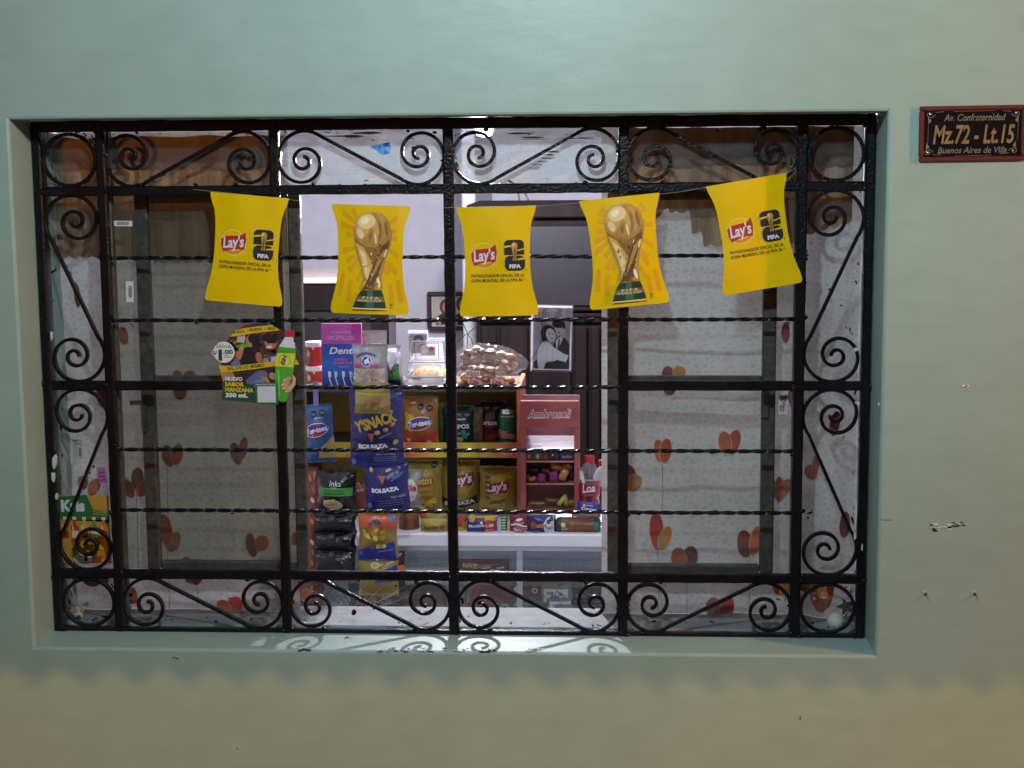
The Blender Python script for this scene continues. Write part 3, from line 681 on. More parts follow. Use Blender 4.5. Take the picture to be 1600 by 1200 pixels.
# ------------------------------------------------------------------ interior furniture
def wardrobe():
    Y = 2.6; r = thing('wardrobe', 'tall dark brown wooden wardrobe behind the taped wedding photo', 'wardrobe')
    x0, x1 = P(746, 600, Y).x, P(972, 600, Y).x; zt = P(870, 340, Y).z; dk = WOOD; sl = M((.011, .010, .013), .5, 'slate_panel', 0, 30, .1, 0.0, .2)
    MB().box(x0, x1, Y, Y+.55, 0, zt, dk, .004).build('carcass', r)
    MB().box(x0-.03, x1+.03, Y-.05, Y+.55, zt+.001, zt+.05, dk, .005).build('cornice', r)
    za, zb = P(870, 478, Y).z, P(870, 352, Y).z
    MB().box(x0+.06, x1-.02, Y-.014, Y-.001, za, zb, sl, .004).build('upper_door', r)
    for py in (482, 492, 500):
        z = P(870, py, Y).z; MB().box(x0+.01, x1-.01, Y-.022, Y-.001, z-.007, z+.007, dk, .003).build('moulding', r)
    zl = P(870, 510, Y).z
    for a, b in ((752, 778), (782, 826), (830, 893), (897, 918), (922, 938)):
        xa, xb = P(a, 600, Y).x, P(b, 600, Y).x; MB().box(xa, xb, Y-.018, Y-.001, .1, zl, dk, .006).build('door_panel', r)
wardrobe()
def cabinet():
    Y = 2.5; r = thing('dark_cabinet', 'dark brown cabinet with a beige top behind the toothbrush box', 'cabinet')
    x0, x1 = P(440, 500, Y).x, P(579, 500, Y).x; z = P(520, 443, Y).z
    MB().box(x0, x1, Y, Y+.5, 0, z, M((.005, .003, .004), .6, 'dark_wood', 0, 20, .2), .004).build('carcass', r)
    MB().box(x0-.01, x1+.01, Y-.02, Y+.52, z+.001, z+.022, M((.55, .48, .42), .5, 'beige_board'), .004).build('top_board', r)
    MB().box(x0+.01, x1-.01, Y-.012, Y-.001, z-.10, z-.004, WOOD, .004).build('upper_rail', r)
cabinet()
def picture():
    Y = 4.16; a, b = P(668, 456, Y), P(748, 516, Y); r = thing('framed_photograph', 'dark framed family photograph hanging on the lavender wall', 'picture', ((a.x+b.x)/2, Y, (a.z+b.z)/2))
    w_, h = (b.x-a.x)/2, (a.z-b.z)/2; f = .018; fm = M((.03, .012, .012), .4, 'frame_wood')
    for q in ((-w_, w_, h-f, h), (-w_, w_, -h, -h+f), (-w_, -w_+f, -h+f, h-f), (w_-f, w_, -h+f, h-f)):
        MB().box(q[0], q[1], -.02, .02, q[2], q[3], fm, .003).build('frame_rail', r)
    MB().box(-w_+f, w_-f, .004, .018, -h+f, h-f, card('#c9c3bd')).build('backing', r)
    p = Print(lambda u, v: Vector((u, .004, v)), .001, .0006, maxe=1); sk = card('#b07a5c'); hr = card('#5a2d1c'); bk = card('#17131a'); pk = card('#c24a77')
    p.rect(-w_*.8, -h*.72, w_*.8, h*.72, card('#b5aca0'))
    for x, t in ((-w_*.30, .0), (w_*.36, .012)):
        p.ell(x, h*.22+t, .028, .036, hr); p.ell(x+.004, h*.20+t, .019, .025, sk)
        p.poly([(x-.045, -h*.72), (x-.040, -h*.28), (x-.014, -h*.10), (x+.016, -h*.10), (x+.040, -h*.28), (x+.045, -h*.72)], bk); p.rect(x-.012, -h*.52, x+.024, -h*.42, pk)
        p.ell(x-.032, -h*.58, .008, .018, sk, 30)
    p.build('photo_print', r)
    # small plastic-sleeved portrait behind the cake box
    Y = 1.33; a, b = P(639, 517, Y), P(669, 552, Y); r = thing('small_portrait', 'small portrait of a dark haired head in a plastic sleeve behind the cake box', 'photograph', ((a.x+b.x)/2, Y, b.z))
    w_, h = (b.x-a.x)/2, a.z-b.z; MB().box(-w_, w_, 0, .002, 0, h, card('#85828a')).build('card', r)
    p = Print(flat(), .0008, .0004, maxe=1); p.ell(0, h*.55, w_*.55, h*.28, card('#1b1720')); p.ell(0, h*.48, w_*.38, h*.18, card('#a98f86')); p.build('photo_print', r)
    MB().box(-w_-.002, w_+.002, -.006, -.004, -.002, h+.003, clear_film(.12)).build('sleeve', r)
picture()
def photo_paper(c):
    key = ('photo_paper', c)
    if key not in _mats:
        m = M(c, .5, 'photo_paper', 0, 120, .04); n = m.node_tree.nodes; L = m.node_tree.links
        t = n.new('ShaderNodeBsdfTranslucent'); t.inputs['Color'].default_value = lin(c)+(1,)
        x = n.new('ShaderNodeMixShader'); x.inputs[0].default_value = .35; L.new(n['Principled BSDF'].outputs[0], x.inputs[1]); L.new(t.outputs[0], x.inputs[2])
        L.new(x.outputs[0], n['Material Output'].inputs['Surface']); _mats[key] = m
    return _mats[key]
def wedding():
    Y = 1.15; c = P(861, 578, Y); s = pxm(Y); r = thing('wedding_photograph', 'black and white photo of an embracing couple hanging beside the bread bags', 'photograph', (c.x, Y, c.z), (R_(0), R_(1.2), 0))
    w_, h = 31*s, 100*s; MB().box(-w_, w_, 0, .0015, 0, h, photo_paper('#d8d8e2')).build('paper', r)
    g = lambda v: photo_paper('#%02x%02x%02x' % (v, v, min(255, v+6)))
    p = Print(flat(), .0006, .0003, maxe=1); W = w_*.93
    p.rect(-W, h*.02, W, h*.98, g(150))
    for i, (x, v) in enumerate(((-.75, 176), (-.45, 140), (-.1, 172), (.3, 138), (.62, 180), (.86, 150))): p.poly([(W*x-.006, h*.3), (W*x+.004, h*.3), (W*x+.012, h*.98), (W*x-.004, h*.98)], g(v))
    p.ell(0, h*.93, W*.35, h*.03, g(190), 4)
    # man
    p.poly([(W*.98, h*.02), (W*.98, h*.42), (W*.75, h*.50), (W*.45, h*.54), (W*.15, h*.44), (-W*.05, h*.30), (-W*.1, h*.02)], g(34))
    p.poly([(W*.22, h*.46), (W*.52, h*.54), (W*.62, h*.50), (W*.3, h*.30)], g(215)); p.poly([(W*.40, h*.49), (W*.47, h*.49), (W*.40, h*.30), (W*.30, h*.32)], g(45))
    p.ell(W*.42, h*.66, W*.27, h*.115, g(190), -6); p.ell(W*.36, h*.735, W*.34, h*.07, g(24), 6); p.ell(W*.66, h*.70, W*.08, h*.05, g(24))
    for dx in (-.08, .12): p.ell(W*(.40+dx), h*.672, W*.05, h*.010, g(60))
    p.poly([(W*.40, h*.66), (W*.46, h*.625), (W*.38, h*.622)], g(150)); p.ell(W*.40, h*.595, W*.09, h*.010, g(110))
    # woman
    p.ell(-W*.18, h*.585, W*.40, h*.125, g(22), 12); p.ell(-W*.05, h*.555, W*.25, h*.105, g(200), 14); p.ell(-W*.42, h*.52, W*.13, h*.07, g(22))
    for dx in (-.10, .08): p.ell(W*(-.02+dx), h*.575, W*.05, h*.009, g(60))
    p.ell(W*.02, h*.50, W*.08, h*.010, g(90))
    p.poly([(-W*.78, h*.06), (-W*.72, h*.34), (-W*.5, h*.44), (-W*.15, h*.44), (W*.15, h*.36), (W*.7, h*.26), (W*.94, h*.24), (W*.80, h*.13), (W*.3, h*.17), (W*.05, h*.10), (-W*.3, h*.02), (-W*.6, h*.02)], g(196))
    p.poly([(-W*.4, h*.02), (-W*.3, h*.12), (W*.1, h*.15), (W*.98, h*.12), (W*.98, h*.02)], g(40)); p.poly([(-W*.95, h*.02), (-W*.95, h*.12), (-W*.75, h*.18), (-W*.7, h*.02)], g(60))
    for x in (-.55, -.3, .05): p.line([(W*x, h*.10), (W*(x+.06), h*.38)], .0012, g(165))
    p.build('photo_print', r)
    MB().box(-w_-.003, w_+.003, -.0045, -.003, -.004, h+.004, clear_film(.06, bump=.3)).build('sleeve', r)
    # cord across it
    a, b, c2, d = P(836, 470, Y-.02), P(850, 517, Y-.02), P(846, 535, Y-.02), P(822, 576, Y-.02)
    tag(MB().tube([a, b, P(848, 528, Y-.02), c2, d], .0009, MARKER, 6).build('black_cord'), 'thin black cord hanging across the wedding photo', 'cord')
    # wiring on the back wall
    mb = MB(); Yw = 3.4
    for ln in (((808, 296), (816, 330), (822, 365)), ((818, 296), (832, 328), (850, 366))): mb.tube([P(a, b, Yw) for a, b in ln], .004, MARKER, 6)
    tag(mb.build('power_cable'), 'pair of black cables running down the wall above the wardrobe', 'cable')
    mb = MB(); Yw = 3.0
    for ln in (((722, 502), (730, 520), (731, 560)), ((746, 508), (731, 522)), ((731, 522), (737, 530), (740, 550)), ((714, 535), (728, 522))): mb.tube([P(a, b, Yw) for a, b in ln], .0017, MARKER, 6)
    tag(mb.build('tangled_wire'), 'tangle of thin black wires dangling under the framed photograph', 'cable')
wedding()
def bulb():
    r = thing('hanging_bulb', 'lit white bulb hanging from the shop ceiling by its cord', 'lamp', LAMP_IN+Vector((0, 0, .09)))
    MB().lathe([(.004, -.05), (.022, -.045), (.031, -.02), (.031, .0), (.02, .03), (.014, .05)], emitter((.9, .93, 1), 6), 16).build('globe', r, True)
    MB().lathe([(.016, .05), (.018, .10), (.006, .115)], M((.8, .8, .8), .4, 'white_plastic'), 14).build('lamp_holder', r, True)
    MB().tube([(0, 0, .11), (0, 0, .60)], .003, MARKER, 6).build('cord', r)
bulb()

# counter with glass showcase, rack with shelves
CT = P(700, 834, 1.05).z
RY = 1.22
def counter():
    r = thing('shop_counter', 'white topped shop counter with a glass showcase below the snacks', 'counter')
    x0, x1 = -1.45, .42; wh = M((.80, .79, .85), .35, 'white_laminate', 0, 20, .03)
    MB().box(x0, x1, 1.05, 1.52, CT-.038, CT, wh, .004).build('top_slab', r)
    fr = M((.45, .46, .5), .35, 'aluminium', 0, 40, .1, .7)
    MB().box(x0, x1, 1.06, 1.08, CT-.05, CT-.0385, fr).build('front_rail', r)
    for px in (812,): 
        x = P(px, 870, 1.07).x; MB().box(x-.008, x+.008, 1.06, 1.08, .2, CT-.051, fr).build('glass_clip_post', r)
    MB().box(x0, x1, 1.066, 1.070, .15, CT-.051, glass(.0, .012, (.5, .55, .6), 6)).build('front_glass', r)
    zs = P(700, 897, 1.2).z
    MB().box(x0, x1, 1.09, 1.7, zs-.004, zs, glass(.10, .1, (.5, .55, .6), 6)).build('glass_shelf', r)
    MB().box(x0, x1, 1.09, 1.7, .30, .32, M((.30, .31, .34), .5, 'shelf_board')).build('lower_shelf', r)
    MB().box(x0, x1, 1.72, 1.74, .1, CT-.04, M((.17, .20, .25), .4, 'back_board')).build('back_board', r)
    mb = MB(); zz = P(700, 882, 1.4).z
    for k in range(90): 
        x = x0+.02+k*.0205; mb.box(x, x+.003, 1.4, 1.403, zz-.02, zz+.02, fr)
    for z in (zz-.02, zz, zz+.02): mb.box(x0, x1, 1.398, 1.4005, z-.002, z+.002, fr)
    o = mb.build('wire_grid', r); o['kind'] = 'stuff'
counter()
def rack():
    r = thing('snack_rack', 'wooden snack rack with yellow backing and coloured shelf strips', 'shelf')
    Y0, Y1 = RY, RY+.26; x0, x1 = P(478, 700, Y0).x, P(815, 700, Y0).x; zt = P(650, 606, Y0).z
    wd = M('#a5603f', .5, 'orange_wood', .1, 18, .12); dkw = M('#54453c', .5, 'shelf_edge', 0, 30, .15); yl = M('#b79a22', .5, 'yellow_board', 0, 12, .08)
    MB().box(x0, x1-.014, Y0-.004, Y1, zt-.012, zt, dkw, .002).build('top_board', r)
    MB().box(x0, x1-.014, Y1-.012, Y1, CT+.002, zt-.013, yl).build('back_panel', r)
    MB().box(x1-.013, x1, Y0-.008, Y1, CT+.002, zt+.008, wd, .002).build('side_panel', r)
    MB().box(x0-.012, x0-.0005, Y0, Y1, CT+.002, zt-.001, dkw, .002).build('side_panel', r)
    zm = P(700, 697, Y0).z
    MB().box(x0+.001, x1-.015, Y0+.004, Y1-.013, zm-.010, zm, dkw).build('shelf_board', r)
    p = Print(lambda u, v: Vector((u, Y0-.0012, v)), .0006, .0004, maxe=1)
    import colorsys
    def grad(a, b, cols, n=24):
        za, zb = P(700, 714, Y0).z, P(700, 692, Y0).z
        for i in range(n):
            t = (i+.5)/n*(len(cols)-1); k = min(int(t), len(cols)-2); f = t-k
            c = tuple(round(lin(cols[k])[q]*(1-f)+lin(cols[k+1])[q]*f, 4) for q in range(3))
            u0 = a+(b-a)*i/n; u1 = a+(b-a)*(i+1)/n; p.rect(u0, za, u1, zb, M(c, .45, 'strip', 0, 90, .04), 1)
    grad(P(633, 700, Y0).x, P(701, 700, Y0).x, ['#b33b34', '#c67a32', '#c4a534', '#bfae35']); grad(P(701, 700, Y0).x, P(807, 700, Y0).x, ['#c2703a', '#bfae35', '#b8a334', '#bd7a3a', '#ad3d3a'])
    p.text('SNACK', P(793, 709, Y0).x, P(793, 709, Y0).z, .028, .004, card('#d8c9b0'), lay=3)
    p.build('shelf_strip', r)
    MB().box(x0, x1-.014, Y0-.001, Y0+.0025, P(700, 715, Y0).z, P(700, 691.5, Y0).z, yl).build('strip_holder', r)
    return zt, zm, x0, x1
ZT, ZM, RX0, RX1 = rack()

# ------------------------------------------------------------------ products: helpers
class Item:
    """a thing standing where the photo's box (x0, y0, x1, y1) meets depth Y; print is drawn in the photo's pixels"""
    def __init__(s, name, label, cat, box, Y, roll=0, group=None, yaw=0, tilt=0):
        s.box = box; s.s = pxm(Y); s.cx = (box[0]+box[2])/2; s.by = box[3]
        s.w = (box[2]-box[0])*s.s; s.h = (box[3]-box[1])*s.s
        s.root = thing(name, label, cat, P(s.cx, s.by, Y), (R_(tilt), R_(roll), R_(yaw)), group)
    def q(s, px, py): return ((px-s.cx)*s.s, (s.by-py)*s.s)
    def begin(s, S, **k): s.p = Print(S, **k); return s
    def T(s, st, px, py, wp, hp, mat, **k): u, v = s.q(px, py); s.p.text(st, u, v, wp*s.s, hp*s.s, mat, **k)
    def E(s, px, py, a, b, mat, rot=0, **k): u, v = s.q(px, py); s.p.ell(u, v, a*s.s, b*s.s, mat, rot, **k)
    def R(s, x0, y0, x1, y1, mat, **k): a, d = s.q(x0, y0); b, c = s.q(x1, y1); s.p.rect(a, c, b, d, mat, **k)
    def RR(s, x0, y0, x1, y1, r, mat, **k): a, d = s.q(x0, y0); b, c = s.q(x1, y1); s.p.rrect(a, c, b, d, r*s.s, mat, **k)
    def G(s, pts, mat, **k): s.p.poly([s.q(*t) for t in pts], mat, **k)
    def L(s, pts, wp, mat, **k): s.p.line([s.q(*t) for t in pts], wp*s.s, mat, **k)
    def done(s, nm='print'): return s.p.build(nm, s.root)
C_ = lambda c: film(c)
WHT = card('#dcd8e2'); RUBY = card('#a41e2c'); NAVY = card('#1c2566'); GOLD = card('#d8a92a'); YEL = film('#d7b116'); BLK = card('#121214'); GRN = card('#2f7a3a'); CREAM = card('#d9c79c'); ORNG = card('#c9682a'); PINK = card('#c04a86'); BRN = card('#6b4426')
def bag_surface(w, h, b, seed, horiz=False, cr=.0034, waist=.07):
    def S(u, v):
        s = max(-1, min(1, 2*u/w)); t = max(0, min(1, v/h))
        if horiz: a, c = (s+1)/2, 2*t-1
        else: a, c = t, s
        e = max(0, min(1, (a-.055)/.89)); k = (1-abs(c)**2.6)*(math.sin(math.pi*e)**.55 if 0 < e < 1 else 0)
        n = noise.noise(Vector((u*34, v*30, seed*5.7)))+.5*noise.noise(Vector((u*80, v*70, seed*3.1)))
        pl = noise.noise(Vector((c*7, seed*2.2, 0)))*(1-min(1, min(a, 1-a)*4))
        y = -b*k-cr*n*(.4+.6*k)-.0028*pl
        if horiz: return Vector((u, y, v if True else v))
        return Vector((u*(1-waist*math.sin(math.pi*t)**2)+.0022*noise.noise(Vector((t*5, seed*4.4, s*.8))), y, v))
    return S
def bag(label, box, Y, base, draw=None, b=.020, seed=1, roll=0, name='snack_bag', cat='snack bag', group=None, horiz=False, yaw=0, tilt=0, cr=.0046, mat=None):
    b *= 1.35
    if name == 'snack_bag' and not horiz: box = (box[0]-3, box[1]-2, box[2]+3, box[3])
    _r = random.Random(seed*13+5); yaw += _r.uniform(-7, 7); tilt += _r.uniform(-3, 1.5)
    it = Item(name, label, cat, box, Y, roll, group, yaw, tilt); w, h = it.w, it.h; S = bag_surface(w, h, b, seed, horiz, cr)
    m = mat or film(base); nu, nv = max(10, int(w/.006)), max(10, int(h/.006)); mb = MB()
    mb.grid(lambda i, j: S(-w/2+w*i, h*j), nu, nv, m)
    mb.grid(lambda i, j: (lambda p: (p.x, .0015+max(0, -p.y)*.6, p.z))(S(-w/2+w*i, h*j)), 10, 12, m, True)
    mb.build('bag_film', it.root, True, False)
    # crimped seals
    for a in (0, 1):
        sb = MB()
        def seal(i, j):
            if horiz: u = (-w/2 if a == 0 else w/2-.006)+.006*j; v = h*i
            else: u = -w/2+w*i; v = (0 if a == 0 else h-.006)+.006*j
            p = S(u, v); return (p.x, p.y-.0009-.0005*math.cos(i*3.1416*26), p.z)
        sb.grid(seal, 52, 1, m); sb.build('crimped_seal', it.root, True)
    if draw:
        it.begin(S); draw(it); it.done()
    return it
def lobe_chips(it, cx, cy, n, rx, ry, r, cols, seed, e=.7):
    rr = random.Random(seed)
    for i in range(n):
        a = rr.uniform(0, 6.28); k = math.sqrt(rr.random()); it.E(cx+rx*k*math.cos(a), cy+ry*k*math.sin(a), r*rr.uniform(.7, 1.2), r*e*rr.uniform(.7, 1.1), card(rr.choice(cols)), rr.uniform(-60, 60), n=9)
def octagons(it, pts, r=5):
    for x, y in pts: it.E(x, y, r, r, BLK, n=8); it.L([(x-r*.6, y-.4), (x+r*.6, y-.4)], 1, card('#8d8d95')); it.L([(x-r*.5, y+1.4), (x+r*.5, y+1.4)], .7, card('#8d8d95'))

# ------------------------------------------------------------------ yellow pennants on their string
PENY = 0.110
PYEL = M((.80, .515, .0), .30, 'yellow_card', .25, 16, .04); PYB = M((.74, .45, .0), .42, 'yellow_card', .12, 20, .03)
def pennant(label, cx, top, roll, kind, seed):
    it = Item('pennant', label, 'pennant', (cx-62, top, cx+62, top+170), PENY, roll, 'yellow pennants strung across the grille')
    prof = [(0, 62), (.05, 60.5), (.10, 57.5), (.16, 54), (.24, 52), (.36, 51), (.52, 50.5), (.64, 51.5), (.74, 53.5), (.83, 57), (.91, 60.5), (.96, 61.8), (.985, 61), (1, 58.5)]
    def hw(t):
        for (a, x), (b, y) in zip(prof, prof[1:]):
            if t <= b: return (x+(y-x)*(t-a)/(b-a))*it.s
        return prof[-1][1]*it.s
    def S(u, v):
        t = 1-v/it.h; s = u/(62*it.s)
        return Vector((u, -.005*(1-s*s)-.004*noise.noise(Vector((s*1.3, t*1.7, seed)))-.010*max(0, t-.86)*s, v))
    def G(i, j, d=0):
        t = 1-j; u = hw(t)*(2*i-1); p = S(u, it.h*j); p.y += d; return p
    mb = MB(); mb.grid(lambda i, j: G(i, j), 24, 60, PYEL); mb.grid(lambda i, j: G(i, j, .0006), 24, 60, PYB, True)
    n = 60; vs = []; 
    for d in (0, .0006): vs += [G(0, j/n, d) for j in range(n+1)]+[G(1, j/n, d) for j in range(n+1)]
    k = n+1; fs = []
    for j in range(n):
        fs.append((j, j+1, 2*k+j+1, 2*k+j)); fs.append((k+j+1, k+j, 3*k+j, 3*k+j+1))
    mb.add(vs, fs, PYEL); mb.build('sheet', it.root, True)
    it.begin(S, off=.0004, step=.00012, maxe=.012); X = lambda x: cx+x; Yy = lambda y: top+y
    if kind == 'logo':
        cr, rd, bk = card('#e6d9a0'), card('#b01f2a'), card('#141216')
        it.E(X(-21), Yy(76), 20.5, 20.5, cr); it.E(X(-21), Yy(76), 19.6, 19.6, PYEL)
        it.E(X(-21), Yy(81), 17.5, 12.5, card('#d98a18'), a0=190, a1=350, n=20); it.E(X(-21), Yy(78), 17, 11, PYEL, a0=190, a1=350, n=20)
        it.G([(X(-40.5), Yy(71)), (X(-33), Yy(66)), (X(-22), Yy(65)), (X(-10), Yy(64)), (X(-2), Yy(58)), (X(-.5), Yy(72)), (X(-3), Yy(86)), (X(-12), Yy(85)), (X(-24), Yy(87)), (X(-36), Yy(91)), (X(-40), Yy(82))], rd)
        it.T("Lay's", X(-20.5), Yy(77), 34, 24, WHT, shear=.18, bold=.028, rot=7)
        it.L([(X(5), Yy(52)), (X(5), Yy(99))], .5, card('#b58a10'))
        # two-storey black numerals with a small cup in front
        it.RR(X(11), Yy(52), X(42), Yy(75), 7, bk); it.R(X(11), Yy(66), X(42), Yy(75), bk)
        it.G([(X(10), Yy(61)), (X(22), Yy(60)), (X(24), Yy(62)), (X(10), Yy(64.5))], PYEL); it.G([(X(30), Yy(68)), (X(43), Yy(65)), (X(43), Yy(67)), (X(32), Yy(69.5))], PYEL)
        it.RR(X(11.5), Yy(76.5), X(43), Yy(99.5), 8, bk); it.G([(X(31), Yy(81.5)), (X(44), Yy(79.5)), (X(44), Yy(82.5)), (X(32), Yy(83.5))], PYEL)
        go, g2, g3 = card('#b98a3c'), card('#7d5a22'), card('#e0c078')
        it.E(X(27), Yy(61), 5, 5.5, go); it.E(X(25.6), Yy(59.5), 2, 2.4, g3); it.G([(X(22.5), Yy(63)), (X(31.5), Yy(63)), (X(29), Yy(77)), (X(30.5), Yy(84)), (X(23.5), Yy(84)), (X(25), Yy(77))], go)
        it.G([(X(26), Yy(66)), (X(29), Yy(66)), (X(28), Yy(83)), (X(25), Yy(83))], g2)
        it.T('FIFA', X(27.5), Yy(93), 18, 6.4, WHT, bold=.05); it.E(X(43.5), Yy(98), .8, .8, bk)
        it.T('PATROCINADOR OFICIAL DE LA', X(0), Yy(106.5), 82, 4.6, bk, bold=.012); it.T('COPA MUNDIAL DE LA FIFA 26', X(-2), Yy(113.8), 79, 4.6, bk, bold=.012); it.T('TM', X(40.5), Yy(112.8), 4.5, 2, bk)
    else:
        ray = M((.78, .36, .0), .42, 'ray_orange', .1, 20, .03); rr = random.Random(seed)
        for k_ in range(30):
            a = math.radians(k_*12+rr.uniform(-3, 3)); r0 = rr.uniform(30, 36); r1 = rr.uniform(44, 62); oy = 48 if rr.random() < .75 else 60
            c, s_ = math.cos(a), math.sin(a); pts = []
            for r, hwid in ((r0, 1.6), (r1, 3.4)):
                pts.append((r, -hwid)); pts.append((r, hwid))
            pts = [pts[0], pts[2], pts[3], pts[1]]; pts = [(x*c-y*s_, x*s_+y*c) for x, y in pts]
            out = [(3+x*.85, oy+y*1.35) for x, y in pts]
            def inside(x, y): return 2 < y < 168 and abs(x)*it.s < hw(y/170)-.0015
            if all(inside(x, y) for x, y in out): it.G([(X(x), Yy(y)) for x, y in out], ray, lay=1)
        for sx, y0, y1 in ((-30, 118, 150), (-42, 108, 142), (32, 122, 155), (44, 116, 150)):
            it.G([(X(sx-3), Yy(y0)), (X(sx+3), Yy(y0)), (X(sx*1.12+3.4), Yy(y1)), (X(sx*1.12-3.4), Yy(y1))], ray, lay=1)
        # a plain gold cup: ball on a twisted stem over a green foot
        go = [card(c) for c in ('#b5843a', '#d0a455', '#946628', '#65431c', '#ecd096', '#fbf0cc', '#45301a', '#c29450')]
        it.p.lay = 4
        it.G([(X(-27), Yy(38)), (X(35), Yy(38)), (X(32), Yy(62)), (X(24), Yy(84)), (X(19), Yy(108)), (X(20), Yy(133)), (X(-12), Yy(133)), (X(-10), Yy(112)), (X(-16), Yy(90)), (X(-24), Yy(64))], go[0])
        it.G([(X(-25), Yy(52)), (X(31), Yy(52)), (X(29), Yy(66)), (X(20), Yy(92)), (X(17), Yy(118)), (X(20), Yy(133)), (X(-12), Yy(133)), (X(-8), Yy(116)), (X(-13), Yy(92)), (X(-23), Yy(66))], go[2])
        it.E(X(3), Yy(38), 29, 28, go[0]); it.E(X(1), Yy(35), 26.5, 25, go[7]); it.E(X(-2), Yy(31), 22, 20, go[1]); it.E(X(-6), Yy(26), 14, 11, go[4], 20); it.E(X(-9), Yy(24), 7, 5, go[5], 30); it.E(X(-16), Yy(44), 5, 9, go[4], 20)
        it.G([(X(2), Yy(12)), (X(10), Yy(14)), (X(18), Yy(26)), (X(20), Yy(44)), (X(15), Yy(62)), (X(10), Yy(60)), (X(14), Yy(42)), (X(11), Yy(26))], go[0]); it.G([(X(12), Yy(24)), (X(17), Yy(30)), (X(17), Yy(48)), (X(13), Yy(58)), (X(14.5), Yy(42))], go[2])
        it.G([(X(-6), Yy(46)), (X(2), Yy(34)), (X(6), Yy(40)), (X(3), Yy(60)), (X(-6), Yy(62)), (X(-12), Yy(56))], go[0]); it.G([(X(-3), Yy(48)), (X(2), Yy(40)), (X(3), Yy(48)), (X(-1), Yy(58))], go[2]); it.E(X(25), Yy(36), 2.5, 12, go[2], 8); it.E(X(8), Yy(52), 2, 9, go[4], 8)
        it.G([(X(-24), Yy(58)), (X(-10), Yy(66)), (X(4), Yy(92)), (X(6), Yy(118)), (X(-2), Yy(132)), (X(-11), Yy(132)), (X(-8), Yy(114)), (X(-13), Yy(92))], go[1]); it.G([(X(-18), Yy(66)), (X(-8), Yy(76)), (X(0), Yy(100)), (X(-3), Yy(120)), (X(-7), Yy(108)), (X(-11), Yy(88))], go[4])
        it.G([(X(30), Yy(56)), (X(20), Yy(62)), (X(8), Yy(86)), (X(-4), Yy(118)), (X(-11), Yy(132)), (X(2), Yy(130)), (X(14), Yy(104)), (X(22), Yy(84))], go[3]); it.G([(X(24), Yy(66)), (X(15), Yy(78)), (X(4), Yy(104)), (X(0), Yy(120)), (X(10), Yy(102)), (X(19), Yy(84))], go[0])
        it.G([(X(28), Yy(66)), (X(20), Yy(88)), (X(12), Yy(112)), (X(8), Yy(131)), (X(19), Yy(132)), (X(17), Yy(116)), (X(21), Yy(90))], go[7]); it.E(X(14), Yy(120), 2.4, 8, go[5], 12); it.E(X(24), Yy(74), 2, 7, go[4], -20)
        for i in range(26):
            y = rr.uniform(60, 128); hw_ = 26-(y-54)*.2; x = 4+rr.uniform(-hw_, hw_)*.8; it.E(X(x), Yy(y), rr.uniform(.6, 1.5), rr.uniform(1.2, 3.4), rr.choice(go), rr.uniform(-40, 40), n=8)
        dg, lg = card('#123327'), card('#2c6a55')
        it.G([(X(-13), Yy(133)), (X(20), Yy(133)), (X(23), Yy(142)), (X(27), Yy(160)), (X(-26), Yy(160)), (X(-19), Yy(142))], dg); it.G([(X(-19), Yy(142)), (X(23), Yy(142)), (X(25), Yy(150)), (X(-22), Yy(150))], card('#7d6236'))
        it.G([(X(-2), Yy(133)), (X(6), Yy(133)), (X(6), Yy(142)), (X(-4), Yy(142))], lg); it.G([(X(-4), Yy(150)), (X(8), Yy(150)), (X(8), Yy(159)), (X(-6), Yy(159))], lg)
        it.T('FIFA', X(3), Yy(144), 26, 4.2, CREAM, bold=.03, space=1.4); it.T('WORLD CUP', X(1), Yy(148.6), 38, 3.6, CREAM, bold=.03)
        it.G([(X(-26), Yy(160)), (X(27), Yy(160)), (X(27), Yy(162)), (X(-26), Yy(162))], go[4]); it.T('TM', X(35), Yy(156), 7, 5, BLK, rot=90)
    it.done()
pennant('yellow pennant with round red snack logo hanging above the round drink sign', 380.5, 304, 5, 'logo', 1)
pennant('yellow pennant with gold trophy hanging against the bright lavender wall', 577.5, 320.5, 2, 'cup', 2)
pennant('yellow pennant with round red snack logo hanging straight in the middle of the row', 780, 323.5, -1.2, 'logo', 3)
pennant('yellow pennant with gold trophy hanging in front of the dark wardrobe', 984, 308.5, -5.6, 'cup', 4)
pennant('yellow pennant with round red snack logo, the most steeply tilted one of the row', 1192, 281.5, -9.4, 'logo', 5)
def string():
    pts = [(302, 296), (331, 299), (392, 305), (454, 312), (487, 316), (519, 320), (582, 322.5), (645, 325), (680, 325), (713, 324), (775, 322.5), (837, 322), (872, 320), (907, 317), (970, 311), (1034, 303), (1068, 299), (1101, 293), (1165, 282), (1230, 270), (1244, 262)]
    tag(MB().tube([P(a, b, PENY+.002) for a, b in pts], .0003, M('#b9b6bc', .6, 'thread'), 5).build('pennant_string'), 'thin white string carrying the yellow pennants along the grille', 'string')
string()

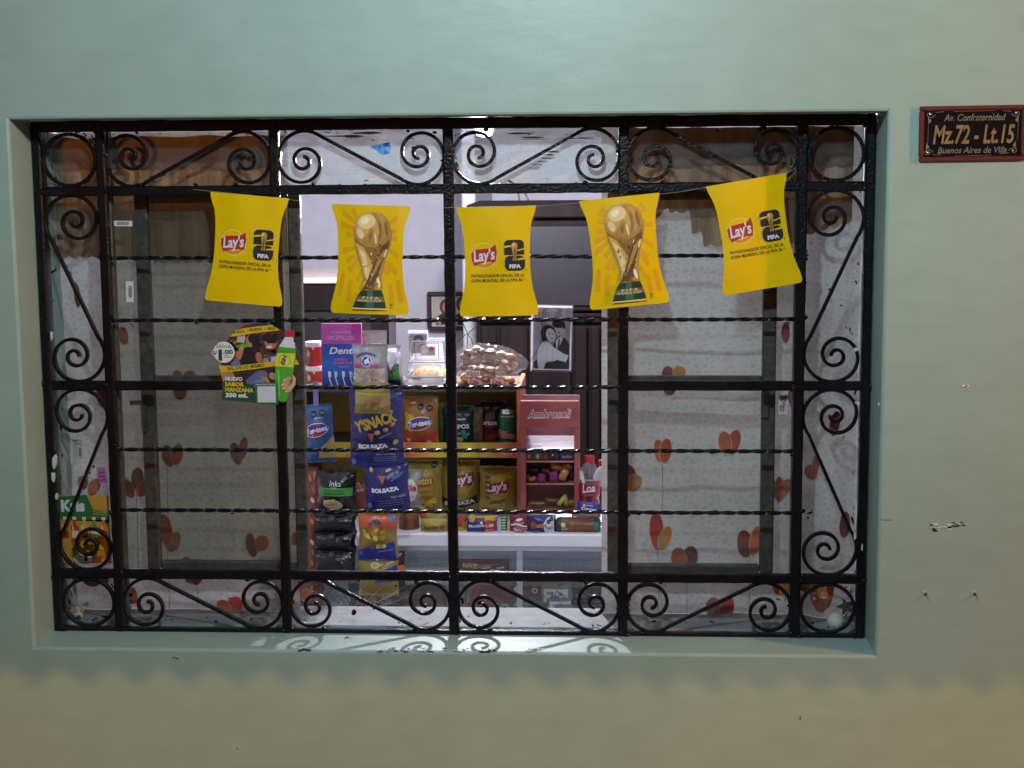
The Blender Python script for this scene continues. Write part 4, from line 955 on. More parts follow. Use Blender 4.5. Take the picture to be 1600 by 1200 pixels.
# ------------------------------------------------------------------ round drink sign
def drink_sign():
    it = Item('drink_sign', 'round cardboard drink advertisement with a green bottle tied to the bars', 'advertisement', (336, 502, 467, 632), 0.113)
    mb = MB(); cx, cz = it.q(409, 565); r = 63*it.s; n = 64; pts = [(cx+r*math.cos(2*math.pi*i/n), cz+r*math.sin(2*math.pi*i/n)) for i in range(n)]
    mb.add([(x, 0, z) for x, z in pts]+[(x, .0012, z) for x, z in pts], [tuple(range(n)), tuple(range(n, 2*n))]+[(i, (i+1) % n, n+(i+1) % n, n+i) for i in range(n)], card('#4a2a34'))
    mb.build('round_board', it.root)
    it.begin(flat(), off=.0003, step=.00012, maxe=1)
    k = lambda c: card(c); cut = lambda pts: pts
    def disc(x, y, rr=62.5): return (x-409)**2+(y-565)**2 <= rr*rr
    rnd = random.Random(5)
    # printed photo: warm brick wall, two friends sitting
    for i in range(150):
        x, y = rnd.uniform(350, 470), rnd.uniform(505, 560)
        if disc(x, y, 58) : it.E(x, y, rnd.uniform(2, 6), rnd.uniform(1, 3), k(rnd.choice(['#6b3a34', '#8a5a3a', '#3d2230', '#54303a', '#7a4a56', '#2e1c28'])), rnd.uniform(-20, 20), lay=1, n=8)
    it.G([(358, 536), (378, 525), (376, 560), (352, 560)], k('#a06a34')); it.G([(373, 523), (386, 520), (386, 534), (373, 532)], k('#c2aeb4'))
    it.E(396, 545, 13, 21, k('#1d1216'), 8); it.E(395, 531, 8, 9.5, k('#b97a58'), 12); it.E(400, 527, 9.5, 8, k('#1d1216')); it.E(403, 541, 6, 16, k('#1d1216'), 6)
    it.G([(372, 537), (391, 533), (391, 540), (374, 542)], k('#55a32c')); it.E(374, 539, 4, 3, k('#3f8f26')); it.G([(369, 556), (376, 541), (384, 541), (378, 560)], k('#b67650')); it.E(380, 541, 4, 3.5, k('#c28560'))
    it.G([(378, 566), (382, 553), (405, 552), (412, 558), (410, 572), (380, 572)], k('#221519')); it.E(407, 557, 5, 9, k('#b0694a'), 10); it.G([(362, 566), (374, 556), (378, 570), (364, 572)], k('#68708f'))
    it.E(427, 533, 10, 11, k('#b9704c'), -8); it.E(424, 526, 12, 6.5, k('#1b1116'), -12); it.E(430, 527, 8, 5, k('#1b1116')); it.R(421, 530.5, 436, 534, k('#141016')); it.E(424, 540, 5, 2.2, k('#e4c9bd'), 6)
    it.G([(411, 572), (416, 558), (436, 550), (446, 560), (446, 574)], k('#5c4a58')); it.G([(426, 556), (436, 554), (436, 568), (428, 570)], k('#c6bcc6')); it.E(418, 562, 5, 5, k('#8a8496'))
    it.G([(359, 585), (409, 577), (432, 576), (440, 596), (420, 606), (398, 606), (376, 600)], k('#2a1c2c')); it.G([(386, 592), (404, 578), (412, 584), (396, 600), (386, 598)], k('#5b6292')); it.G([(396, 606), (402, 592), (412, 590), (420, 606), (410, 620)], k('#767fae'))
    it.E(412, 584, 9, 7, k('#6a6484'), -10); it.G([(408, 586), (420, 588), (424, 596), (418, 598)], k('#bb7a56')); it.E(428, 586, 5, 6, k('#b98462'), 20)
    it.G([(343, 570), (360, 570), (372, 596), (350, 602)], k('#b27a62'))
    # yellow bands and lettering
    band = k('#d9ab14'); gtx = k('#27602a')
    it.G([(362, 523.5), (372, 513), (384, 510), (429, 504.6), (442, 513.5), (400, 518), (370, 523)], band)
    it.T('NUEVO', 375.5, 515.6, 20, 5, gtx, bold=.04, rot=5); it.E(390, 513.8, .8, .8, gtx); it.T('NUEVO', 403.5, 512, 20, 5, gtx, bold=.04, rot=5); it.E(418, 511, .8, .8, gtx); it.T('NUE', 429, 510.2, 12, 5, gtx, bold=.04, rot=5)
    it.G([(343, 569), (366, 570), (432, 562.5), (468, 560), (471, 566), (471, 568), (440, 569), (400, 575), (346, 581)], band)
    it.T('SAL DE LO MISMO', 386, 571.5, 60, 6, gtx, bold=.035, rot=5.5)
    # price disc
    wt = k('#ddd9e0'); it.E(352, 548, 17, 17, wt); it.E(337, 549, 5, 5, wt); dk = k('#1f3d33')
    it.T('350mL', 352, 538.5, 26, 5.4, dk); it.T('S/', 337, 549, 8, 6, dk, bold=.03); it.T('1', 346, 552.5, 6, 18, dk, bold=.05); it.T('.00', 358.5, 547.5, 16, 7, dk, bold=.03); it.L([(352, 553.5), (360, 553.5)], .6, dk); it.L([(352, 556), (364, 555.5)], .6, dk)
    # green lower corner with words
    it.G([(347, 597), (356, 590), (402, 604), (437, 596), (437, 631), (402, 629), (347, 624)], k('#1f4a35'))
    it.T('NUEVO', 366.5, 590.5, 28, 6.6, wt, bold=.05, rot=-1); it.T('SABOR', 367.5, 599, 31, 6.8, k('#d8b41c'), bold=.05, rot=-1.5); it.T('MANZANA', 375, 608, 46, 7, k('#d8b41c'), bold=.05, rot=-2); it.T('350 mL', 370.5, 616.5, 36, 7.4, wt, bold=.05, rot=-1)
    # bottle held by a hand
    it.p.lay += 1
    it.G([(450, 516.5), (465, 514), (466, 523), (463, 524), (463, 531), (467, 546), (467, 556), (462, 580), (457, 600), (451, 624), (448, 627), (441, 627), (437, 624), (432, 590), (434, 570), (438, 548), (446, 532), (450, 524)], k('#4fa32a'))
    it.G([(450, 524), (463, 523.5), (464, 531), (466.5, 542), (440, 539), (446, 531)], k('#d5d5e4')); it.RR(450, 513, 466, 524, 2, k('#b51f38'))
    it.G([(440, 539), (467, 543), (466.5, 549), (437.5, 548)], k('#4d9a27')); it.G([(437, 549), (466, 550), (462, 572), (432.5, 570)], k('#d3cf3c')); it.E(449, 560, 9.5, 10, k('#b8bb36'), 20); it.E(449, 560, 7, 8, k('#d9d46a'), 20)
    it.T('ISH', 447.5, 560, 16, 7, k('#173f2a'), shear=.2, bold=.05, rot=72)
    it.G([(437, 576), (440, 576), (440, 616), (438, 618)], k('#7cc455'))
    sk = k('#c9967c'); s2 = k('#a8735a'); it.G([(461, 583), (466, 589), (465, 600), (455, 612), (452, 606), (460, 596)], k('#cfa48c'))
    for (x, y, a, r_) in ((452, 591, 7, 28), (449, 598, 7.5, 20), (449.5, 604, 6.5, 22), (453, 608.5, 4.5, 24)): it.E(x, y, a, 3.2, sk, r_); it.E(x-a*.62, y+1+a*.1, 2.4, 1.6, k('#d8b3a0'), r_); it.L([(x-a*.6, y+3.4), (x+a*.6, y-.6+3)], .4, s2)
    # blank panel under its one line of type
    it.RR(401, 596, 437, 631, 4, k('#2a6a3e')); it.T('PARA AQUI CON QR', 418.5, 599.3, 31, 2.6, wt, bold=.02); it.R(404.5, 602, 433.5, 627.5, k('#cfcadb'))
    it.done()
drink_sign()

# ------------------------------------------------------------------ stickers on the glass
def sticker(label, box, draw=None, base='#d5d2d8', Y=PY-.0042, roll=0, cat='sticker'):
    it = Item('sticker', label, cat, box, Y, roll); MB().box(-it.w/2, it.w/2, 0, .0004, 0, it.h, card(base)).build('paper', it.root)
    it.begin(flat(), off=.0003, step=.0001, maxe=1); (draw or (lambda i: None))(it); it.done(); return it
def bars(x0, x1, y0, y1, seed, vertical=False):
    def d(it):
        r = random.Random(seed); t = 0
        while t < 1:
            w_ = r.uniform(.02, .06)
            if vertical: it.R(x0, y0+(y1-y0)*t, x1, y0+(y1-y0)*min(1, t+w_), BLK, lay=1)
            else: it.R(x0+(x1-x0)*t, y0, x0+(x1-x0)*min(1, t+w_), y1, BLK, lay=1)
            t += w_+r.uniform(.02, .05)
    return d
sticker('small white barcode label lying flat under the brown valance', (178, 345, 207, 353.5), bars(183, 202, 346.5, 351.5, 1), roll=1)
sticker('small white upright barcode label on the glass below the valance', (197, 439, 209, 472), bars(201, 207, 447, 465, 2, True), roll=1)
def d(it):
    for i in range(4): it.R(124, 700+i*3.4, 127.5, 702+i*3.4, BLK, lay=1)
    it.L([(117, 690), (117, 712)], .6, card('#8d8d92')); it.L([(120, 690), (120, 712)], .6, card('#8d8d92')); it.T('2515', 122, 692, 10, 3, BLK)
sticker('white upright label on the narrow side pane above the juice poster', (114, 686, 130, 717), d, '#a9a6a8', roll=1)
def d(it):
    for i in range(3): it.L([(155, 738+i*6), (166, 737+i*6)], 2.2, card('#6d3a78'))
sticker('small torn mauve label on the narrow side pane', (154, 729, 167, 755), d, '#a05aa0', roll=-4)
def d(it):
    it.T('22', 1223.5, 623, 8, 8, BLK, rot=90, bold=.04)
    for i in range(3): it.L([(1219+i*2.6, 633), (1219+i*2.6, 643)], 1.2, BLK)
    it.T('IA', 1224, 630, 7, 5, BLK, rot=90)
sticker('pale label with black print on the glass beside the curtain stile', (1216, 617, 1231, 648), d, '#b9b6bc', roll=1)
def juice(it):
    gr = card('#2d6636'); it.G([(95, 770), (140, 767), (150, 790), (176, 797), (176, 812), (95, 808)], gr); it.T('Kris', 117, 785, 39, 20, card('#d5d8cf'), bold=.05, rot=1)
    for i in range(4): it.L([(150, 787+i*3.5), (176, 790+i*3.5)], 1.2, card('#a58a4a'))
    it.R(95, 808, 176, 878, card('#c98d34'), lay=1)
    for i, c in enumerate(('#c78e2a', '#b23a34', '#d0a23e', '#5f8a3a', '#c7702a')):
        x = 103+i*16; cc = card(c); it.RR(x-6.5, 816, x+6.5, 850, 4, cc); it.R(x-2.5, 806, x+2.5, 817, cc); it.R(x-3, 803, x+3, 807.5, card('#d9d2bd')); it.RR(x-5.5, 826, x+5.5, 838, 1, card('#dcc8a0' if i % 2 else '#8a2f2a'))
        it.E(x-3, 822, 1, 5, card('#e0d2b0'))
    rr = random.Random(3)
    for i in range(16): it.E(rr.uniform(100, 172), rr.uniform(850, 876), 6, 5, card(rr.choice(['#c8762c', '#c99a2e', '#7f9a3a', '#a5452c'])), n=12)
    it.E(132, 872, 16, 9, card('#d4d0cc')); it.T('1', 136, 869, 5, 14, BLK, bold=.05); it.L([(124, 868), (148, 866)], 1.4, BLK)
sticker('faded juice advertisement with coloured bottles on the narrow side pane', (95, 768, 176, 880), juice, '#b98a3a', cat='advertisement', roll=0)

# ------------------------------------------------------------------ house number plate
def plate():
    Y = -.009; it = Item('house_number_plate', 'black and gold house number plate in a dark red frame on the wall', 'sign', (1439, 168.5, 1599, 252), Y, -.4)
    w_, h = it.w/2, it.h; f = .0095; rd = M((.12, .022, .02), .38, 'maroon_frame', .2, 60, .15)
    MB().box(-w_, w_, 0, .0088, h-f, h, rd, .003).build('frame_rail', it.root); MB().box(-w_, w_, 0, .0088, 0, f, rd, .003).build('frame_rail', it.root)
    MB().box(-w_, -w_+f, .0002, .0088, f+.0002, h-f-.0002, rd, .002).build('frame_rail', it.root); MB().box(w_-f, w_, .0002, .0088, f+.0002, h-f-.0002, rd, .002).build('frame_rail', it.root)
    MB().box(-w_+f, w_-f, .003, .0088, f, h-f, M((.006, .006, .011), .12, 'black_glass', 0, 30, .1)).build('panel', it.root)
    it.begin(lambda u, v: Vector((u, .003, v)), off=.0004, step=.0001, maxe=1)
    gd = M((.24, .165, .07), .4, 'gold_leaf', 0, 60, .25); g2 = M((.17, .155, .12), .5, 'pale_gold', 0, 60, .2)
    it.T('Av. Confraternidad', 1522, 186, 92, 10.5, g2, shear=.28, bold=.012); it.T('Buenos Aires de Villa', 1519, 235, 103, 9.5, g2, shear=.28, bold=.012)
    it.T('Mz.72 - Lt.15', 1521, 211.5, 122, 29, gd, shear=.2, bold=.022, lay=2)
    # corner scrolls and screws
    for sx, sy, x, y in ((1, 1, 1455.5, 181), (-1, 1, 1583.5, 181), (1, -1, 1453, 238), (-1, -1, 1580.5, 237)):
        it.L([(x+sx*7*math.cos(t*.5)*(1-t*.05), y+sy*5*math.sin(t*.5)*(1-t*.05)) for t in range(15)], .9, g2); it.L([(x+sx*7, y-sy*3), (x+sx*20, y-sy*4)], .7, g2); it.L([(x-sx*3, y+sy*4), (x-sx*2, y+sy*14)], 1.4, g2)
        it.E(x-sx*1, y+sy*9, 2, 3, g2, 30*sx)
        sc = MB(); u, v = it.q(x, y); sc.lathe([(.0026, 0), (.0022, .0012), (.0008, .0018)], M((.6, .55, .5), .25, 'screw_steel', 0, 50, .1, 1.0), 10); o = sc.build('screw', it.root, True); o.location = (u, .0026, v); o.rotation_euler = (R_(90), 0, 0)
    it.L([(1490, 177), (1552, 176.5)], .5, g2); it.L([(1492, 244), (1548, 243)], .5, g2); it.L([(1452.5, 196), (1452, 224)], .5, g2); it.L([(1586.5, 196), (1585.5, 222)], .5, g2)
    it.done()
plate()

# ------------------------------------------------------------------ on top of the rack
YT = RY+.09
def cyl(it, r, prof, mats, n=28, y0=0):
    return lambda off=0: (lambda u, v: Vector((r*math.sin(u/r), -r*math.cos(u/r)+y0, v)))
def cnrm(r): return lambda u, v: Vector((math.sin(u/r), -math.cos(u/r), 0))
def tub(label, box, roll=0):
    it = Item('food_tub', label, 'tub', box, YT+.05, roll, 'red tubs stacked on the rack'); r = it.w/2; h = it.h; rd = M('#b5301c', .45, 'red_plastic'); wh = M('#d5d0cc', .4, 'white_lid')
    MB().lathe([(r*.86, 0), (r*.90, .003), (r*.95, h*.78), (r*.95, h*.80)], rd, 28).build('tub_body', it.root, True)
    MB().lathe([(r*.98, h*.80), (r, h*.81), (r, h*.97), (r*.97, h)], wh, 28).build('lid', it.root, True)
    it.begin(lambda u, v: Vector((r*.96*math.sin(u/r), -r*.96*math.cos(u/r), v)), nrm=cnrm(r), maxe=.006); x, y = it.cx, it.box[1]
    it.E(x-10, y+22, 6, 12, card('#8a5a48')); it.E(x-9, y+18, 3.5, 5, card('#c7a090')); it.G([(x-2, y+8), (x+2, y+8), (x, y+12)], card('#d8c8c0')); it.done()
tub('red tub with a white lid, the upper one of its stack', (477, 533, 509, 570)); tub('red tub with a white lid, the lower one of its stack', (478, 570, 511, 609))
def brushbox():
    it = Item('toothbrush_box', 'tall pink and blue toothbrush display box on the rack', 'box', (503, 504, 567, 614), YT-.04, 0); w_, h = it.w/2, it.h
    MB().box(-w_, w_, 0, .016, 0, h, card('#8d3c78'), .001).build('carton', it.root); it.begin(flat(), off=.0004, step=.0002, maxe=1)
    it.R(503.3, 536, 566.7, 613.6, card('#1f4fa0')); it.R(503.5, 504.5, 566.5, 536, card('#b04a96')); it.R(552, 504.5, 566.5, 536, card('#96307e')); lt = card('#d6a8cc'); it.T('ECONOMICO', 535, 517.5, 30, 4, lt); it.T('14CEPILLOS', 535, 526, 42, 6.6, lt)
    it.T('Dento', 539, 546.5, 47, 11, WHT, shear=.22, bold=.025); pk = card('#c95a96'); it.T('CERDAS', 534, 560.5, 20, 3.4, pk, shear=.2, bold=.03); it.T('SUAVES PLUS', 537, 566, 30, 4, pk, shear=.2, bold=.03); it.T('Cepillos', 538, 572, 18, 3, card('#9fb4dc'))
    for i, x in enumerate((514, 524, 536, 548)):
        it.L([(x, 582), (x+1, 590), (x+5, 604)], 2, WHT); it.G([(x-1, 579), (x+4, 580), (x+4, 588), (x+1, 589)], card('#a8c6e6' if i % 2 else '#d8d4e4'))
    it.E(552, 606, 12, 6, card('#16387e')); it.E(560, 596, 6, 14, card('#2a62b4'))
    it.done()
brushbox()
def d(it):
    it.R(553, 574, 605, 598, card('#cfc3ae')); it.E(575, 562, 8.5, 8.5, card('#e3e2ee')); it.E(575, 562, 7.4, 7.4, card('#27379a')); it.E(574, 563, 3, 4, WHT, 10); it.E(577, 559, 1.6, 3, WHT, -20); it.E(579, 563, 1.6, 3, WHT, 30)
    it.L([(558, 556), (566, 551), (575, 549), (585, 551), (592, 555)], 2.2, card('#39458e'))
    for x in (560, 589): it.E(x, 570, 7, 3.4, card('#c03c86'), 6)
    rr = random.Random(2)
    for i in range(40): it.E(rr.uniform(556, 602), rr.uniform(574, 594), rr.uniform(2, 4), rr.uniform(2, 3.4), card(rr.choice(['#d9cfa8', '#c9a4ac', '#b9c0a0', '#e2d8cc', '#c8b894', '#b6a6bc'])), rr.uniform(-40, 40), n=8)
    for i in range(22): it.E(rr.uniform(556, 603), rr.uniform(553, 592), .9, 1.1, card(rr.choice(['#3d3a6e', '#4a3a30', '#8a3a66'])), n=6)
    it.R(556, 536, 568, 548, card('#9aa0b8')); it.L([(553, 596), (606, 596)], 1.4, card('#b7a48c'))
bag('clear and cream sweet bag with a blue round emblem before the toothbrush box', (551, 536, 608, 612), YT-.075, '#c2bcb8', d, .02, 3, name='sweet_bag', cat='sweet bag')
def d(it):
    it.R(581, 535, 598, 548, card('#dad7e4')); it.E(590, 541.5, 5, 5, BLK, n=8); it.L([(587, 541.5), (593, 541.5)], 1.2, card('#9a9aa4')); it.E(566, 522, 3, 4, BRN); it.E(574, 526, 3, 5, card('#8a8a5a')); it.L([(600, 540), (600, 600)], 2, card('#6a5aa6')); it.E(601, 575, 3, 9, card('#b0a12c')); it.E(603, 590, 3, 6, card('#2c2c30'))
bag('cream packet with a black octagon mark standing behind the sweet bag', (562, 515, 606, 604), YT+.0, '#b5ada6', d, .012, 5, name='sweet_bag', cat='sweet bag')
def d(it):
    it.G([(612, 580), (628, 566), (629, 600), (612, 601)], card('#3f8a3a')); it.T('INTI', 621, 574, 16, 7, card('#2c2c34'), bold=.04, rot=48); it.L([(610, 562), (614, 577)], 3, card('#b3365a')); it.R(609, 592, 627, 604, NAVY); it.E(618, 600, 4, 3, card('#5a628f'))
bag('white plump packet with a green corner beside the cake box', (602, 538, 631, 604), YT-.03, '#dcdae4', d, .03, 8, name='sugar_packet', cat='packet', roll=-3, cr=.004)
def cakebox():
    it = Item('cake_box', 'clear plastic clamshell cake box with a paper label on its lid', 'box', (633, 534, 701, 602), YT-.03, 0); s = it.s; w_, h = it.w/2, it.h
    cl = clear_film(.10, (.92, .95, 1), .1, .25, 60); ed = M((.50, .53, .58), .15, 'plastic_rim', 0, 40, .02); d = .14
    def frust(z0, z1, a0, a1, b0, b1, nm, top=True):
        mb = MB(); v0 = [(-a0, -b0+d/2, z0), (a0, -b0+d/2, z0), (a0, b0+d/2, z0), (-a0, b0+d/2, z0)]; v1 = [(-a1, -b1+d/2, z1), (a1, -b1+d/2, z1), (a1, b1+d/2, z1), (-a1, b1+d/2, z1)]
        fs = [(i, (i+1) % 4, 4+(i+1) % 4, 4+i) for i in range(4)]+[(4, 5, 6, 7) if top else (0, 1, 2, 3)]; mb.add(v0+v1, fs, cl); return mb.build(nm, it.root)
    zr = h*.18
    frust(0, zr, w_*.80, w_*.93, d*.40, d*.47, 'tray', False); frust(zr+.004, h, w_*.95, w_*.72, d*.48, d*.28, 'lid')
    for z, a, b in ((zr+.002, w_*.97, d*.49), (h*.52, w_*.86, d*.40), (h*.995, w_*.72, d*.28)):
        MB().tube([(-a, -b+d/2, z), (a, -b+d/2, z), (a, b+d/2, z), (-a, b+d/2, z)], .0018 if z > h*.3 else .003, ed, 6, closed=True).build('rim', it.root)
    for sx in (-1, 1): MB().tube([(sx*w_*.95, -d*.48+d/2, zr+.004), (sx*w_*.86, -d*.40+d/2, h*.52), (sx*w_*.72, -d*.28+d/2, h)], .0016, ed, 6).build('corner_rib', it.root)
    n = 16; mb = MB()
    for i in range(n):
        x = -w_*.62+w_*1.24*i/(n-1); mb.tube([(x, -d*.45+d/2, zr+.012), (x, -d*.41+d/2, h*.48)], .0011, ed, 5)
    mb.build('lid_flute', it.root)
    # lid label
    lp = P(668, 555, YT-.03); 
    t0, t1 = .60, .94; y0, y1 = -d*.38+d/2, -d*.30+d/2
    def S(u, v): t = v/h; return Vector((u, (-d*(.48-(.20)*(t-.18)/.82))+d/2-.001, v))
    it.begin(S, off=.0008, step=.0005, maxe=1); 
    it.L([(649, 537), (685, 537), (685, 563), (649, 563), (649, 537)], 1.2, ed)
    it.R(657, 542, 680, 556, card('#c8c2c4')); it.E(663, 549, 4.5, 4, WHT); it.E(673, 546, 5, 4, card('#c98a6a')); it.E(674, 545, 2.6, 2.4, card('#b54a3a')); it.R(669, 550, 678, 556, card('#d0a890')); it.R(659, 540, 666, 542.5, WHT)
    it.done()
    c = Item('loaf_cake', 'golden brown loaf cake inside the clear cake box', 'cake', (638, 572, 694, 600), YT-.03)
    mb = MB(); a, b, hh = c.w/2*.92, .045, c.h*.98; crust = M('#7c4a22', .6, 'crust', .4, 60, .3); gol = M('#c48a3a', .6, 'crumb', .5, 50, .3)
    def top(i, j):
        x = -a+2*a*i; y = d/2-b+2*b*j; e = max(0, 1-abs(2*i-1)**3)*max(0, 1-abs(2*j-1)**3)
        return (x, y, .018+.024*e**.6+.004*noise.noise(Vector((x*60, y*60, 2))))
    mb.grid(top, 22, 10, gol); mb.box(-a*.92, a*.92, d/2-b*.9, d/2+b*.9, .003, .0215, crust, .003); mb.build('cake_body', c.root, True)
cakebox()
def bread(label, box, Y, n, seed, cols, roll=0):
    it = Item('bread_bag', label, 'bread', box, Y, roll); rr = random.Random(seed); w_, h = it.w/2, it.h
    sp = [(-w_*.98, h*.45), (-w_*.8, h*.80), (-w_*.4, h*.98), (0, h), (w_*.45, h*.86), (w_*.8, h*.62), (w_, h*.45), (w_*.82, h*.15), (w_*.4, h*.02), (-w_*.3, 0), (-w_*.85, h*.08)]
    k = 0
    for i in range(n):
        col = i % 6; row = i//6; x = -w_*.78+w_*1.5*(col+.5*(row % 2))/6+rr.uniform(-.004, .004)
        ht = .86*(1-abs(x/w_)**4)*(1-.3*max(0, x/w_))*h; z = .010+(ht-.012)*min(1, row/2.4)+rr.uniform(-.003, .003)
        mb = MB(); mb.blob((x, rr.uniform(-.012, .02), max(.008, z)), (rr.uniform(.013, .018), .016, rr.uniform(.009, .012)), M(rr.choice(cols), .55, 'crust_roll', .4, 70, .25), seed*20+i, .14, 12, 2.2); mb.build('bread_roll', it.root, True)
    def S(i, j):
        a = 2*math.pi*i; q = 2*j-1; x = w_*1.04*q; env = max(0, 1-abs(q)**3.2)**.5*(1-.42*max(0, q)**1.6)
        nn = 1+.17*noise.noise(Vector((x*38, a*1.6, seed)))+.11*noise.noise(Vector((x*95, a*4, seed)))
        zc = h*.46-h*.10*max(0, q); ca, sa = math.cos(a), math.sin(a)
        y = .046*env*nn*math.copysign(abs(ca)**.7, ca); z = zc+h*.52*env*nn*math.copysign(abs(sa)**.62, sa)
        return (x, y+.004, max(.001, z))
    mb = MB(); mb.grid(S, 60, 48, clear_film(.012, (.95, .93, .92), .10, 1.0, 30)); mb.build('clear_bag', it.root, True)
    return it
cols = ['#8c6844', '#7a5433', '#96734f', '#6a4429', '#815c39']
it = bread('lower clear bag of bread rolls with small red printed letters', (713, 571, 816, 606), YT-.01, 14, 21, ['#b06f3e', '#9c5c34', '#b97e4a'])
it.begin(lambda u, v: Vector((u, -.043, v)), off=.004, step=.0006, maxe=.02); rdp = card('#a8474c')
for x in (742, 777):
    it.begin(lambda u, v: Vector((u, -.043, v)), off=.004, step=.0006, maxe=.02)
    it.G([(x-9, 588), (x-3, 590), (x, 585), (x+4, 590), (x+12, 590), (x+12, 596), (x-9, 596)], card('#d8c6c0')); it.T('Ola', x+1, 593, 15, 6, rdp, bold=.03); it.done()
it = bread('upper crinkled clear bag of bread rolls lying beside the wedding photo', (711, 537, 824, 583), YT-.015, 20, 33, cols, 3)
it.begin(lambda u, v: Vector((u, -.045, v)), off=.004, step=.0006, maxe=.02)
it.R(730, 577, 752, 586, card('#d9cfca'))
for i in range(9): it.R(731.5+i*2.2, 578, 732.6+i*2.2, 585, card('#7a4038'), lay=5)
it.done()

# ------------------------------------------------------------------ rack, upper shelf
YR = RY+.075
def torlogo(it, x, y, s, word):
    it.E(x, y, 26*s, 13.5*s, card('#d9d6e0'), 10); it.E(x, y, 24.5*s, 12*s, card('#8e1f2c'), 10); it.G([(x-25*s, y+5*s), (x-21*s, y-4*s), (x, y-8*s), (x+24*s, y-10*s), (x+25*s, y-1*s), (x+2*s, y+3*s), (x-18*s, y+9*s)], card('#27408f'))
    it.T(word, x, y-.5*s, 47*s, 11.5*s, WHT, bold=.04, rot=10, shear=.1)
def d(it):
    it.G([(637, 672), (650, 676), (672, 674), (684, 668), (684, 695), (631, 695), (631, 676)], card('#b5433a')); it.G([(634, 640), (650, 646), (648, 672), (633, 668)], card('#d09a32')); octagons(it, [(662, 632), (676, 634)], 5.2)
    torlogo(it, 659, 658, .80, 'Tor-tees'); it.E(641, 685, 4, 3, card('#d8c8b8')); it.E(674, 688, 4, 3, card('#d8c8c8')); it.E(650, 626, 5, 1.6, card('#d9a868'), 10); it.T('QUESO', 668, 676, 12, 2.6, card('#7a3a1c'))
bag('orange tortilla chip bag on the upper shelf of the rack', (630, 619, 684, 697), YR-.02, '#c58032', d, .026, 4, cat='snack bag')
bag('narrow dark green bag edge beside the orange tortilla bag', (676, 630, 697, 696), YR+.04, '#1f5a44', lambda it: it.R(690, 640, 695, 690, card('#2d7a5a')), .014, 6)
bag('olive yellow bag squeezed between the green bags on the upper shelf', (688, 626, 712, 696), YR+.02, '#9a9438', lambda it: [it.E(700, 640+i*9, 8, 3, card('#7d7a2a')) for i in range(6)], .014, 7)
def d(it):
    octagons(it, [(719, 644), (733, 645)], 6); it.T('CHIPOS', 718, 663, 36, 7, WHT, bold=.03); it.T('PIFEN', 722, 675, 26, 5, card('#a9c4b8')); it.L([(706, 651.5), (730, 651.5)], 2, card('#a9c4b8')); it.E(718, 685, 7, 5, card('#c9b98a'), 20); it.E(726, 690, 6, 3, card('#8a4a2a')); it.E(727, 676, 5, 8, card('#2f8068'), 20)
bag('dark green chip bag with white lettering behind the middle iron bar', (694, 633, 739, 695), YR-.01, '#12493f', d, .022, 9)
bag('thin tan packet seen edge on beside the dark green chip bag', (737, 637, 752, 694), YR-.0, '#8a7a40', lambda it: [it.R(741, 642+i*10, 748, 647+i*10, card('#5d4a2c')) for i in range(5)], .010, 11)
def d(it):
    octagons(it, [(776, 635), (762, 634)], 6); it.T('Doritos', 762, 657, 34, 8, card('#c9bcbc'), bold=.03); it.G([(752, 676), (766, 662), (784, 676), (768, 692)], card('#5d1a1c')); it.E(766, 682, 10, 6, card('#7d3424'), 20); it.L([(758, 663), (777, 660)], 1.4, card('#8a2a30'))
bag('dark red corn chip bag standing behind the green beer can', (748, 626, 790, 694), YR+.03, '#4b1418', d, .02, 12)
def can():
    it = Item('beer_can', 'green beer can with a silver rim on the upper shelf', 'can', (779, 637, 807, 694), YR-.01); r = it.w/2; h = it.h; al = M((.55, .56, .58), .25, 'aluminium', 0, 40, .05, .9); gr = M('#1f5a3a', .3, 'green_can', 0, 30, .08, .3)
    MB().lathe([(r*.80, 0), (r*.88, .002), (r*.98, .008)], al, 28).build('base_rim', it.root, True); MB().lathe([(r*.98, .0081), (r, .011), (r, h*.86), (r*.97, h*.88)], gr, 28, cap=False).build('can_body', it.root, True)
    MB().lathe([(r*.97, h*.881), (r*.84, h*.955), (r*.84, h*.985), (r*.80, h), (r*.76, h*.985)], al, 28).build('neck', it.root, True); MB().box(-.006, .006, -.010, .006, h*.988, h*.996, al, .002).build('pull_tab', it.root)
    it.begin(lambda u, v: Vector((r*math.sin(u/r), -r*math.cos(u/r), v)), nrm=cnrm(r), maxe=.004); it.T('Pilsen', 794, 677, 37, 12, card('#b9a79c'), shear=.25, bold=.03, rot=-8); it.T('Pilsen', 794.6, 677.4, 36, 11, card('#b5463c'), shear=.25, bold=.012, rot=-8); it.E(793, 689, 8, 2, card('#3f8a5a')); it.R(783, 647, 806, 648.4, card('#9fae9c')); it.done()
can()
# ------------------------------------------------------------------ rack, lower shelf
def d(it):
    octagons(it, [(681, 722.5)], 5); it.G([(634, 733), (646, 731), (646, 750), (634, 752)], GRN)
    it.T('Cheetos', 656, 746.5, 51, 15, card('#2a2012'), bold=.09, rot=4); it.T('Cheetos', 656, 746.5, 48, 12.5, card('#d3a43c'), bold=.02, rot=4); it.G([(648, 757), (680, 755), (682, 761), (650, 763)], card('#b5702a')); lobe_chips(it, 668, 782, 14, 14, 12, 6, ['#d8b02a', '#c7962a', '#e0c04a', '#b8862a'], 4); it.E(672, 792, 6, 4, card('#8a5a4a'))
bag('yellow cheese puff bag on the lower shelf of the rack', (636, 717, 690, 799), YR-.02, '#c3a124', d, .026, 14)
def d(it):
    it.E(643, 764, 12, 18, card('#d9cfcb')); it.T('Ole', 644, 760, 19, 12, card('#a02c3c'), bold=.04, rot=6); it.E(636, 740, 7, 7, card('#2c7a4a')); it.T('RICO', 644, 774, 14, 3, card('#a02c3c'))
